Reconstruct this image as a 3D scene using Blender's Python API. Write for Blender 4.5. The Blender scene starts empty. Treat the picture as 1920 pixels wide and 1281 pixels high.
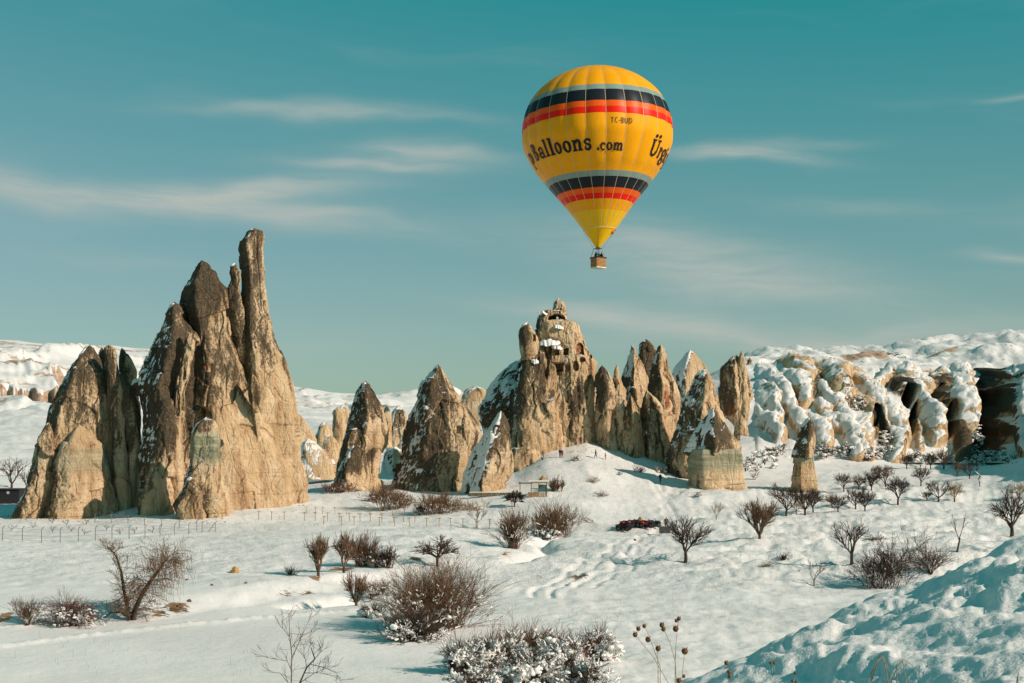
import bpy, math, random
import numpy as np
from mathutils import Vector, Matrix, Euler

sc = bpy.context.scene
COL = sc.collection
F = 2667.0          # focal length in photo pixels (1920 wide)
CX, CY = 960.0, 800.0   # principal column and horizon row of the photo
CAMZ = 14.0         # camera height above the valley floor

# ------------------------------------------------------------------ camera
cam_d = bpy.data.cameras.new('camera')
cam = bpy.data.objects.new('camera', cam_d)
COL.objects.link(cam)
cam.location = (0, 0, CAMZ)
cam.rotation_euler = (math.pi / 2, 0, 0)
cam_d.sensor_width = 36.0
cam_d.lens = 36.0 * F / 1920.0
cam_d.shift_y = (CY - 640.5) / 1920.0
cam_d.clip_start = 0.5
cam_d.clip_end = 30000
sc.camera = cam

# ------------------------------------------------------------------ sun
SUN_EL, SUN_AZ = math.radians(30), math.radians(117)   # azimuth from +Y towards +X
sd = Vector((math.sin(SUN_AZ) * math.cos(SUN_EL), math.cos(SUN_AZ) * math.cos(SUN_EL), math.sin(SUN_EL)))
sun_d = bpy.data.lights.new('sun', 'SUN')
sun_d.energy = 4.9
sun_d.angle = math.radians(0.5)
sun_d.color = (1.0, 0.835, 0.70)
sun = bpy.data.objects.new('sun', sun_d)
sun.rotation_euler = (-sd).to_track_quat('-Z', 'Y').to_euler()
COL.objects.link(sun)

# ------------------------------------------------------------------ world
class NT:
    """small node-tree writer"""
    def __init__(s, tree):
        s.t = tree; s.t.nodes.clear()
    def n(s, kind, **kw):
        nd = s.t.nodes.new(kind)
        for k, v in kw.items():
            setattr(nd, k, v)
        return nd
    def put(s, sock, v):
        if isinstance(v, bpy.types.NodeSocket):
            s.t.links.new(v, sock)
        elif v is not None:
            if isinstance(v, (tuple, list)) and len(v) == 3 and len(sock.default_value) == 4:
                v = (*v, 1)
            sock.default_value = v
    def m(s, op, a, b=None, c=None, clamp=False):
        nd = s.n('ShaderNodeMath', operation=op, use_clamp=clamp)
        s.put(nd.inputs[0], a)
        if b is not None: s.put(nd.inputs[1], b)
        if c is not None: s.put(nd.inputs[2], c)
        return nd.outputs[0]
    def mix(s, f, a, b, blend='MIX'):
        nd = s.n('ShaderNodeMix', data_type='RGBA', blend_type=blend)
        s.put(nd.inputs['Factor'], f)
        s.put(nd.inputs[6], a); s.put(nd.inputs[7], b)
        return nd.outputs[2]
    def noise(s, vec, scale, detail=5, rough=.6, dist=0.0):
        nd = s.n('ShaderNodeTexNoise')
        s.put(nd.inputs['Vector'], vec)
        nd.inputs['Scale'].default_value = scale
        nd.inputs['Detail'].default_value = detail
        nd.inputs['Roughness'].default_value = rough
        nd.inputs['Distortion'].default_value = dist
        return nd.outputs[0]
    def voro(s, vec, scale, feat='F1', rnd=1.0):
        nd = s.n('ShaderNodeTexVoronoi', feature=feat)
        s.put(nd.inputs['Vector'], vec)
        nd.inputs['Scale'].default_value = scale
        return nd
    def step(s, v, a, b, lo=0.0, hi=1.0):
        nd = s.n('ShaderNodeMapRange', interpolation_type='SMOOTHSTEP')
        s.put(nd.inputs[0], v); s.put(nd.inputs[1], a); s.put(nd.inputs[2], b)
        s.put(nd.inputs[3], lo); s.put(nd.inputs[4], hi)
        return nd.outputs[0]
    def scale(s, vec, sc3):
        nd = s.n('ShaderNodeMapping'); s.put(nd.inputs[0], vec)
        nd.inputs['Scale'].default_value = sc3
        return nd.outputs[0]
    def attr(s, name):
        nd = s.n('ShaderNodeAttribute'); nd.attribute_name = name
        return nd.outputs['Fac']

world = bpy.data.worlds.new('World')
sc.world = world
world.use_nodes = True
w = NT(world.node_tree)
sky = w.n('ShaderNodeTexSky')
sky.sky_type = 'NISHITA'
sky.sun_disc = False
sky.sun_elevation = SUN_EL
sky.sun_rotation = SUN_AZ
sky.altitude = 1200
sky.air_density = 1.0
sky.dust_density = 0.8
sky.ozone_density = 2.0
sep = w.n('ShaderNodeSeparateColor'); w.put(sep.inputs[0], sky.outputs[0])
# the photograph's teal grade, applied to the whole sky alike
rr = w.m('EXPONENT', w.m('MULTIPLY', w.m('SUBTRACT', sep.outputs[0], 1.22), -1 / 2.75))
rr = w.m('MAXIMUM', w.m('MULTIPLY', w.m('SUBTRACT', 1.0, rr), 4.6), 0.2)
gg = w.m('MULTIPLY', w.m('POWER', sep.outputs[1], 0.55), 1.9)
bb = w.m('MULTIPLY', w.m('POWER', sep.outputs[2], 0.72), 1.26)
cmb = w.n('ShaderNodeCombineColor')
w.put(cmb.inputs[0], rr); w.put(cmb.inputs[1], gg); w.put(cmb.inputs[2], bb)
tc = w.n('ShaderNodeTexCoord')
sx = w.n('ShaderNodeSeparateXYZ'); w.put(sx.inputs[0], tc.outputs['Generated'])
az = w.m('ARCTAN2', sx.outputs[0], sx.outputs[1])
el = w.m('ARCSINE', sx.outputs[2])
cv = w.n('ShaderNodeCombineXYZ'); w.put(cv.inputs[0], az); w.put(cv.inputs[1], el)
wob = w.noise(w.scale(cv.outputs[0], (5, 14, 1)), 1.0, 3, .55)
el2 = w.m('MULTIPLY_ADD', wob, 0.045, el)
cv2 = w.n('ShaderNodeCombineXYZ'); w.put(cv2.inputs[0], az); w.put(cv2.inputs[1], w.m('MULTIPLY_ADD', az, 0.04, el2))
wisp = w.noise(w.scale(cv2.outputs[0], (9, 75, 1)), 1.0, 7, .62)
wide = w.noise(w.scale(cv2.outputs[0], (3.2, 17, 1)), 1.0, 4, .55)
base = w.m('MULTIPLY', w.step(wide, .5, .8), .22)
streaks = [  # photo px, py, half-width, half-height, strength, tilt
    (640, 214, 210, 13, .60, .02), (800, 288, 140, 17, .50, .06), (700, 308, 160, 12, .55, .05),
    (430, 355, 270, 26, .62, -.06), (560, 408, 240, 26, .55, .08), (20, 360, 150, 30, .55, .10), (260, 375, 160, 22, .28, 0),
    (1385, 292, 130, 12, .80, .07), (1500, 270, 110, 10, .30, 0), (1270, 480, 250, 42, .52, .16), (1420, 545, 230, 30, .50, .10),
    (1230, 600, 250, 24, .72, .10), (1520, 640, 280, 20, .50, .02), (1890, 475, 70, 10, .40, 0), (1620, 390, 190, 20, .18, .1),
    (1840, 610, 180, 28, .25, 0), (560, 640, 260, 40, .10, 0), (230, 500, 180, 18, .12, .1), (1900, 170, 60, 8, .25, 0),
    (2400, 400, 300, 30, .5, .05), (-500, 250, 300, 30, .5, 0)]
acc = base
for (px, py, sw, sh, k, tilt) in streaks:
    a0 = math.atan((px - CX) / F); e0 = math.atan((CY - py) / math.hypot(F, px - CX)) + .0225
    da = w.m('SUBTRACT', az, a0)
    de = w.m('MULTIPLY_ADD', da, tilt, w.m('SUBTRACT', el2, e0))
    qa = w.m('POWER', w.m('DIVIDE', w.m('ABSOLUTE', da), sw / F), 2.0)
    qe = w.m('POWER', w.m('DIVIDE', w.m('ABSOLUTE', de), sh / F), 2.0)
    g = w.m('EXPONENT', w.m('MULTIPLY', w.m('ADD', qa, qe), -1.0))
    acc = w.m('MULTIPLY_ADD', g, k * 1.35, acc)
cl = w.m('MULTIPLY', acc, w.step(wisp, .18, .72, .35, 1.15), clamp=True)
CLOUD_COL = (5.6, 6.0, 5.5)
skyc = w.mix(w.m('MULTIPLY', cl, .88), cmb.outputs[0], CLOUD_COL)
bg = w.n('ShaderNodeBackground'); w.put(bg.inputs[0], skyc); bg.inputs[1].default_value = 0.085
wo = w.n('ShaderNodeOutputWorld'); w.put(wo.inputs[0], bg.outputs[0])

sc.view_settings.view_transform = 'Standard'
sc.view_settings.look = 'None'
sc.view_settings.exposure = 0.0
sc.view_settings.gamma = 1.0
sc.view_settings.use_curve_mapping = False
sc.render.engine = 'CYCLES'
sc.cycles.max_bounces = 9
sc.cycles.diffuse_bounces = 7
sc.cycles.transmission_bounces = 7

# ------------------------------------------------------------------ noise (numpy)
def _h(ix, iy, iz, seed):
    n = (ix.astype(np.uint32) * np.uint32(374761393) + iy.astype(np.uint32) * np.uint32(668265263)
         + iz.astype(np.uint32) * np.uint32(2147483647) + np.uint32(seed * 144665 + 1013))
    n = (n ^ (n >> np.uint32(13))) * np.uint32(1274126177)
    n = (n ^ (n >> np.uint32(16))) * np.uint32(2246822519)
    return n ^ (n >> np.uint32(15))
_G = np.array([[1,1,0],[-1,1,0],[1,-1,0],[-1,-1,0],[1,0,1],[-1,0,1],[1,0,-1],[-1,0,-1],
               [0,1,1],[0,-1,1],[0,1,-1],[0,-1,-1],[1,1,0],[-1,1,0],[0,-1,1],[0,-1,-1]], dtype=np.float32)
def perlin(x, y, z=None, seed=0):
    x = np.asarray(x, np.float64); y = np.asarray(y, np.float64)
    z = np.zeros_like(x) + seed * .37 if z is None else np.asarray(z, np.float64)
    x, y, z = np.broadcast_arrays(x, y, z)
    fx, fy, fz = np.floor(x), np.floor(y), np.floor(z)
    ix, iy, iz = fx.astype(np.int64), fy.astype(np.int64), fz.astype(np.int64)
    x = (x - fx).astype(np.float32); y = (y - fy).astype(np.float32); z = (z - fz).astype(np.float32)
    u, v, t = [a * a * a * (a * (a * 6 - 15) + 10) for a in (x, y, z)]
    out = 0
    for dz in (0, 1):
        for dy in (0, 1):
            for dx in (0, 1):
                g = _G[(_h(ix + dx, iy + dy, iz + dz, seed) & np.uint32(15)).astype(np.int32)]
                d = g[..., 0] * (x - dx) + g[..., 1] * (y - dy) + g[..., 2] * (z - dz)
                out = out + d * (u if dx else 1 - u) * (v if dy else 1 - v) * (t if dz else 1 - t)
    return out
def fbm(x, y, z=None, octaves=5, gain=.5, seed=0, lac=2.03):
    a, f, s = 1.0, 1.0, 0
    zz = None if z is None else np.asarray(z)
    for o in range(octaves):
        s = s + a * perlin(np.asarray(x) * f, np.asarray(y) * f, None if zz is None else zz * f, seed + o * 7)
        a *= gain; f *= lac
    return s
def ridged(x, y, z=None, octaves=4, gain=.5, seed=0):
    a, f, s = 1.0, 1.0, 0
    zz = None if z is None else np.asarray(z)
    for o in range(octaves):
        s = s + a * (1 - 2.2 * np.abs(perlin(np.asarray(x) * f, np.asarray(y) * f, None if zz is None else zz * f, seed + o * 7)))
        a *= gain; f *= 2.03
    return s
def sstep(v, a, b):
    t = np.clip((v - a) / (b - a), 0, 1)
    return t * t * (3 - 2 * t)

def chips(x, y, z, seed=0):
    """broken planes: every cell of a jittered lattice is a tilted facet; also the distance to the cell's edge"""
    sh = x.shape; x, y, z = [np.asarray(a, np.float32).ravel() for a in (x, y, z)]
    ix, iy, iz = [np.floor(a).astype(np.int64) for a in (x, y, z)]
    f1 = np.full(x.shape, 9.0, np.float32); f2 = f1.copy(); val = np.zeros_like(x)
    sc_ = np.float32(1 / 4294967296.0)
    for dz in (-1, 0, 1):
        for dy in (-1, 0, 1):
            for dx in (-1, 0, 1):
                h = _h(ix + dx, iy + dy, iz + dz, seed)
                a = (h & np.uint32(1023)).astype(np.float32) / 1023; b = ((h >> np.uint32(10)) & np.uint32(1023)).astype(np.float32) / 1023
                c = ((h >> np.uint32(20)) & np.uint32(1023)).astype(np.float32) / 1023
                px_, py_, pz_ = x - (ix + dx + a), y - (iy + dy + b), z - (iz + dz + c)
                d = px_ * px_ + py_ * py_ + pz_ * pz_
                m = d < f1
                f2 = np.where(m, f1, np.minimum(f2, d))
                t = px_ * (b - .5) + py_ * (c - .5) + pz_ * (a - .5) + .35 * (a + b - 1)
                val = np.where(m, t, val); f1 = np.where(m, d, f1)
    return val.reshape(sh), (np.sqrt(f2) - np.sqrt(f1)).reshape(sh)

# ------------------------------------------------------------------ object helpers
def tag(o, label=None, cat=None, group=None, kind=None):
    for k, v in (('label', label), ('category', cat), ('group', group), ('kind', kind)):
        if v: o[k] = v
    return o
def empty(name, loc, label, cat, group=None, rz=0):
    o = bpy.data.objects.new(name, None); COL.objects.link(o)
    o.location = loc; o.rotation_euler = (0, 0, rz); o.empty_display_size = .5
    return tag(o, label, cat, group)
def link(name, me, parent=None, loc=None, rot=None):
    o = bpy.data.objects.new(name, me); COL.objects.link(o)
    if parent is not None: o.parent = parent
    if loc is not None: o.location = loc
    if rot is not None: o.rotation_euler = rot
    return o
def mesh_np(name, V, Fq, mat, attrs=None, smooth=True, mi=None, mats=None):
    """V (n,3), Fq (m,4) or (m,3) int array; -1 never used"""
    V = np.ascontiguousarray(V, np.float32); Fq = np.ascontiguousarray(Fq, np.int32)
    me = bpy.data.meshes.new(name)
    me.vertices.add(len(V)); me.vertices.foreach_set('co', V.ravel())
    k = Fq.shape[1]
    me.loops.add(Fq.size); me.loops.foreach_set('vertex_index', Fq.ravel())
    me.polygons.add(len(Fq)); me.polygons.foreach_set('loop_start', np.arange(0, Fq.size, k, dtype=np.int32))
    for mm in (mats or [mat]): me.materials.append(mm)
    if mi is not None: me.polygons.foreach_set('material_index', np.ascontiguousarray(mi, np.int32))
    me.polygons.foreach_set('use_smooth', np.full(len(Fq), smooth))
    for an, av in (attrs or {}).items():
        a = me.attributes.new(an, 'FLOAT', 'POINT')
        a.data.foreach_set('value', np.ascontiguousarray(av, np.float32).ravel())
    me.update(calc_edges=True)
    return me
def grid_faces(nr, nc, wrap=False):
    i = np.arange(nr - 1)[:, None]; j = np.arange(nc if wrap else nc - 1)[None, :]
    j2 = (j + 1) % nc
    a = i * nc + j; b = i * nc + j2; c = (i + 1) * nc + j2; d = (i + 1) * nc + j
    return np.stack([a, b, c, d], -1).reshape(-1, 4)
def grid_normals(P, wrap=False):
    du = np.gradient(P, axis=0)
    if wrap: dv = (np.roll(P, -1, 1) - np.roll(P, 1, 1)) / 2
    else: dv = np.gradient(P, axis=1)
    n = np.cross(dv, du)
    n /= np.linalg.norm(n, axis=-1, keepdims=True) + 1e-9
    return n
class MB:
    """collects boxes, tubes and lathes into one mesh"""
    def __init__(s): s.v = []; s.f = []; s.k = []
    def add(s, vs, fs, k=0):
        o = len(s.v); s.v += [tuple(v) for v in vs]
        for f in fs: s.f.append(tuple(i + o for i in f)); s.k.append(k)
    def box(s, c, d, rot=None, k=0, taper=1.0):
        x, y, z = d[0] / 2, d[1] / 2, d[2] / 2
        vs = [Vector((sx * x * (taper if sz > 0 else 1), sy * y * (taper if sz > 0 else 1), sz * z)) for sz in (-1, 1) for sy in (-1, 1) for sx in (-1, 1)]
        if rot is not None:
            R = Euler(rot).to_matrix(); vs = [R @ v for v in vs]
        s.add([v + Vector(c) for v in vs], [(0, 2, 3, 1), (4, 5, 7, 6), (0, 1, 5, 4), (2, 6, 7, 3), (0, 4, 6, 2), (1, 3, 7, 5)], k)
    def tube(s, pts, rad, n=6, k=0, cap=True):
        pts = [Vector(p) for p in pts]
        if not isinstance(rad, (list, tuple)): rad = [rad] * len(pts)
        base = []; up = Vector((0, 0, 1))
        for i, p in enumerate(pts):
            t = (pts[min(i + 1, len(pts) - 1)] - pts[max(i - 1, 0)]).normalized()
            a = t.cross(up)
            if a.length < .1: a = t.cross(Vector((1, 0, 0)))
            a.normalize(); b = t.cross(a)
            base += [p + (a * math.cos(q) + b * math.sin(q)) * rad[i] for q in [2 * math.pi * j / n for j in range(n)]]
        fs = []
        for i in range(len(pts) - 1):
            for j in range(n):
                fs.append((i * n + j, i * n + (j + 1) % n, (i + 1) * n + (j + 1) % n, (i + 1) * n + j))
        if cap:
            fs.append(tuple(range(n))[::-1]); m = (len(pts) - 1) * n; fs.append(tuple(range(m, m + n)))
        s.add(base, fs, k)
    def lathe(s, prof, n=16, c=(0, 0, 0), k=0, axis='Z'):
        vs = []
        for r, z in prof:
            for j in range(n):
                q = 2 * math.pi * j / n
                p = (r * math.cos(q), r * math.sin(q), z)
                if axis == 'X': p = (p[2], p[0], p[1])
                if axis == 'Y': p = (p[0], p[2], p[1])
                vs.append((p[0] + c[0], p[1] + c[1], p[2] + c[2]))
        fs = []
        for i in range(len(prof) - 1):
            for j in range(n):
                fs.append((i * n + j, i * n + (j + 1) % n, (i + 1) * n + (j + 1) % n, (i + 1) * n + j))
        s.add(vs, fs, k)
    def mesh(s, name, mats, smooth=False):
        me = bpy.data.meshes.new(name); me.from_pydata(s.v, [], s.f)
        if not isinstance(mats, (list, tuple)): mats = [mats]
        for m in mats: me.materials.append(m)
        me.polygons.foreach_set('material_index', s.k)
        me.polygons.foreach_set('use_smooth', [smooth] * len(s.f)); me.update()
        return me
    def build(s, name, mats, parent=None, smooth=False, loc=None, rot=None):
        return link(name, s.mesh(name, mats, smooth), parent, loc, rot)
def W(px, py, D):
    """the place seen at a photo pixel at distance D"""
    return Vector(((px - CX) / F * D, D, CAMZ - (py - CY) / F * D))

# ------------------------------------------------------------------ materials
def mat_new(name):
    m = bpy.data.materials.new(name); m.use_nodes = True
    nt = NT(m.node_tree)
    out = nt.n('ShaderNodeOutputMaterial'); b = nt.n('ShaderNodeBsdfPrincipled')
    nt.put(out.inputs[0], b.outputs[0])
    return m, nt, b
def bump(nt, b, h, strength=.5, dist=.1):
    bp = nt.n('ShaderNodeBump'); bp.inputs['Strength'].default_value = strength; bp.inputs['Distance'].default_value = dist
    nt.put(bp.inputs['Height'], h); nt.put(b.inputs['Normal'], bp.outputs[0])
    return bp
def plain(name, col, rough=.7, var=.25, scale=6.0, spec=.3, metal=0.0):
    m, nt, b = mat_new(name)
    g = nt.n('ShaderNodeNewGeometry')
    n = nt.noise(g.outputs['Position'], scale, 4, .6)
    c = nt.mix(nt.step(n, .3, .7), tuple(x * (1 - var) for x in col), tuple(min(1, x * (1 + var)) for x in col))
    nt.put(b.inputs['Base Color'], c)
    b.inputs['Roughness'].default_value = rough; b.inputs['Specular IOR Level'].default_value = spec
    b.inputs['Metallic'].default_value = metal
    return m

SNOW = (0.80, 0.785, 0.755)
def make_snow_ground():
    m, nt, b = mat_new('snow_ground')
    g = nt.n('ShaderNodeNewGeometry'); P = g.outputs['Position']
    big = nt.noise(P, .08, 4, .6); mid = nt.noise(P, .6, 6, .65); fine = nt.noise(P, 5.0, 5, .7)
    snow = nt.mix(nt.step(big, .35, .7), (0.70, 0.695, 0.685), (0.80, 0.79, 0.775))
    # dry stalks and earth showing through, only where the ground says so
    soil = nt.mix(nt.step(mid, .35, .65), (0.10, 0.058, 0.03), (0.30, 0.19, 0.10))
    sa = nt.m('ADD', nt.attr('soil'), nt.m('MULTIPLY', nt.m('SUBTRACT', nt.noise(P, 1.7, 6, .7), .5), 1.5))
    rockc = nt.mix(nt.step(nt.noise(nt.scale(P, (.05, .05, .35)), 1.0, 4, .6), .4, .6), (0.36, 0.22, 0.15), (0.46, 0.33, 0.23))
    ra = nt.m('ADD', nt.attr('cliff'), nt.m('MULTIPLY', nt.m('SUBTRACT', nt.noise(P, .25, 6, .7), .5), .7))
    # dark scrub on far slopes
    scr = nt.m('ADD', nt.attr('scrub'), nt.m('MULTIPLY', nt.m('SUBTRACT', nt.noise(P, .55, 5, .75), .5), 2.2))
    ga = nt.m('ADD', nt.attr('grass'), nt.m('MULTIPLY', nt.m('SUBTRACT', nt.noise(P, 2.6, 6, .75), .5), 1.6))
    c = nt.mix(nt.step(ra, .45, .6), snow, rockc)
    c = nt.mix(nt.m('MULTIPLY', nt.step(ga, .5, .9), .55), c, (0.40, 0.31, 0.19))
    c = nt.mix(nt.step(scr, .62, .8), c, (0.075, 0.06, 0.045))
    c = nt.mix(nt.step(sa, .55, .7), c, soil)
    nt.put(b.inputs['Base Color'], c)
    b.inputs['Roughness'].default_value = .75; b.inputs['Specular IOR Level'].default_value = .25
    h = nt.m('ADD', nt.m('MULTIPLY', mid, .7), nt.m('MULTIPLY', fine, .12))
    h = nt.m('MULTIPLY', h, nt.attr('rough'))
    bump(nt, b, h, .8, .8)
    return m
M = {}
M['snow_ground'] = make_snow_ground()
# ------------------------------------------------------------------ the ground
DR = [40, 60, 75, 90, 110, 130, 150, 180, 200, 215, 230, 245, 262, 280, 300, 330, 370, 420, 500, 620, 800, 1050, 1300, 1550, 1900, 2600, 9000]
PC = [-900, -300, 0, 150, 280, 420, 560, 640, 740, 850, 960, 1030, 1100, 1200, 1260, 1340, 1400, 1500, 1600, 1750, 1860, 1960, 2150, 2700]
FL = -13.3
def _flat(D): return CY - FL * F / D
_T = {}
# rows: photo row of the ground at each column (None = valley floor)
_T[40] = _T[60] = _T[75] = _T[90] = _T[110] = _T[130] = _T[150] = _T[180] = [None] * 24
_T[200] = [None]*4 + [965, 962, 968, 970, 972, 970, 965, 962, 965, None, None, None, None, None, None, None, None, None, 965, 950]
_T[215] = [965, 965, 968, 965, 945, 940, 935, 945, 948, 945, 938, 935, 935, 948, 952, 955, 955, 955, 955, 955, 958, 950, 860, 780]
_T[230] = [955, 955, 955, 950, 940, 935, 928, 925, 922, 922, 912, 900, 900, 918, 925, 922, 925, 930, 930, 932, 930, 905, 760, 640]
_T[245] = [948, 948, 945, 940, 932, 930, 922, 915, 912, 912, 895, 872, 870, 885, 895, 905, 908, 908, 905, 902, 890, 866, 690, 560]
_T[262] = [940, 935, 932, 930, 925, 922, 915, 905, 903, 900, 880, 842, 826, 848, 866, 880, 885, 890, 892, 893, 885, 850, 660, 520]
_T[280] = [930, 925, 922, 920, 915, 910, 905, 898, 893, 890, 870, 840, 826, 842, 858, 862, 862, 868, 872, 878, 876, 850, 650, 520]
_T[300] = [920, 912, 905, 905, 905, 900, 895, 888, 882, 880, 865, 838, 826, 830, 838, 840, 828, 815, 820, 850, 870, 830, 650, 530]
_T[330] = [905, 895, 888, 885, 885, 885, 880, 875, 868, 866, 858, 835, 822, 810, 790, 765, 740, 728, 735, 755, 770, 760, 650, 560]
_T[370] = [890, 880, 872, 870, 870, 866, 862, 858, 850, 848, 845, 830, 815, 790, 750, 715, 690, 680, 690, 705, 715, 690, 650, 620]
_T[420] = [872, 862, 856, 854, 852, 850, 846, 842, 836, 834, 830, 820, 808, 785, 745, 702, 672, 660, 668, 668, 655, 640, 615, 590]
_T[500] = [850, 842, 836, 834, 832, 830, 828, 824, 820, 818, 815, 810, 800, 780, 750, 705, 672, 668, 655, 636, 627, 618, 600, 580]
_T[620] = [822, 812, 806, 806, 806, 806, 806, 804, 802, 800, 800, 798, 790, 775, 755, 715, 685, 672, 665, 650, 640, 632, 615, 600]
_T[800] = [795, 788, 782, 782, 784, 786, 786, 786, 786, 786, 786, 784, 780, 770, 755, 730, 710, 690, 680, 665, 655, 650, 640, 620]
_T[1050] = [735, 742, 745, 748, 755, 764, 768, 770, 772, 772, 770, 768, 766, 760, 750, 735, 720, 705, 700, 690, 680, 670, 660, 640]
_T[1300] = [650, 668, 675, 688, 705, 740, 750, 755, 758, 755, 752, 752, 752, 750, 745, 735, 725, 715, 710, 700, 690, 680, 670, 650]
_T[1550] = [600, 618, 636, 648, 652, 700, 727, 745, 750, 736, 732, 738, 745, 745, 740, 735, 728, 720, 715, 705, 700, 690, 680, 660]
_T[1900] = [612, 630, 645, 655, 662, 708, 734, 742, 748, 741, 738, 745, 750, 750, 745, 740, 735, 725, 720, 710, 705, 700, 690, 670]
_T[2600] = [680, 690, 700, 705, 710, 735, 750, 756, 760, 757, 756, 760, 762, 762, 758, 755, 750, 745, 740, 735, 730, 725, 720, 710]
_T[9000] = [797] * 24
_Z = np.array([[(FL if v is None else -(v - CY) * D / F) for v in _T[D]] for D in DR])
_LD = np.log(np.array(DR, float)); _PC = np.array(PC, float)
def _cub(t): return t * t * (3 - 2 * t) * .5 + t * .5
def _table(px, D):
    ld = np.log(np.clip(D, 40, 9000))
    i = np.clip(np.searchsorted(_LD, ld) - 1, 0, len(_LD) - 2); t = (ld - _LD[i]) / (_LD[i + 1] - _LD[i])
    p = np.clip(px, _PC[0], _PC[-1])
    j = np.clip(np.searchsorted(_PC, p) - 1, 0, len(_PC) - 2); s = _cub((p - _PC[j]) / (_PC[j + 1] - _PC[j]))
    t = _cub(t)
    return (_Z[i, j] * (1 - s) + _Z[i, j + 1] * s) * (1 - t) + (_Z[i + 1, j] * (1 - s) + _Z[i + 1, j + 1] * s) * t
def _near_hill(X, D):
    z = -1.87 + .30 * X - .11 * D
    z = z - .05 * np.maximum(0, D - (14.5 + X)) ** 1.8
    lump = fbm(X * 1.0, D * .55, seed=5, octaves=4, gain=.5)
    l2 = ridged(X * 2.1 + .3 * D, D * 1.1, seed=9, octaves=3)
    mk = sstep(fbm(X * .35 + 3, D * .22, seed=15, octaves=3), -.12, .25)
    l3 = np.maximum(0, fbm(X * 1.5 + D * .25, D * .75, seed=17, octaves=3, gain=.5) - .05)
    z = z + .16 * lump + (.20 * l3 + .035 * l2) * (.25 + .75 * mk) + .02 * fbm(X * 5, D * 3.6, seed=12, octaves=4, gain=.6)
    return z
def _seg_dist(X, Y, pts):
    best = np.full(X.shape, 1e9)
    for (x0, y0), (x1, y1) in zip(pts[:-1], pts[1:]):
        dx, dy = x1 - x0, y1 - y0
        t = np.clip(((X - x0) * dx + (Y - y0) * dy) / (dx * dx + dy * dy), 0, 1)
        best = np.minimum(best, np.hypot(X - x0 - t * dx, Y - y0 - t * dy))
    return best
def _pp(lst):    # photo points on the valley floor -> plan points
    return [((px - CX) / F * (-FL * F / (py - CY)), -FL * F / (py - CY)) for px, py in lst]
BAND = _pp([(-200, 1232), (0, 1213), (160, 1192), (330, 1173), (480, 1160), (640, 1147), (700, 1138)])
BANKY = _pp([(-200, 1186), (0, 1176), (150, 1170), (300, 1155), (430, 1138), (560, 1118), (640, 1100), (720, 1088), (800, 1080)])
TRACKS = [_pp([(1010, 1120), (1090, 1072), (1140, 1040), (1185, 1015), (1230, 1000), (1262, 975), (1235, 950), (1260, 935)]),
          _pp([(1100, 1100), (1150, 1075), (1185, 1045), (1215, 1010), (1250, 990), (1330, 975), (1480, 985), (1700, 1000)]),
          _pp([(1240, 960), (1300, 948), (1420, 950), (1600, 945)])]
DITCH = [_pp([(960, 1060), (1000, 1040), (1030, 1030), (1010, 1012), (1060, 1000)]), _pp([(560, 1135), (620, 1128), (680, 1120)])]
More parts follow.
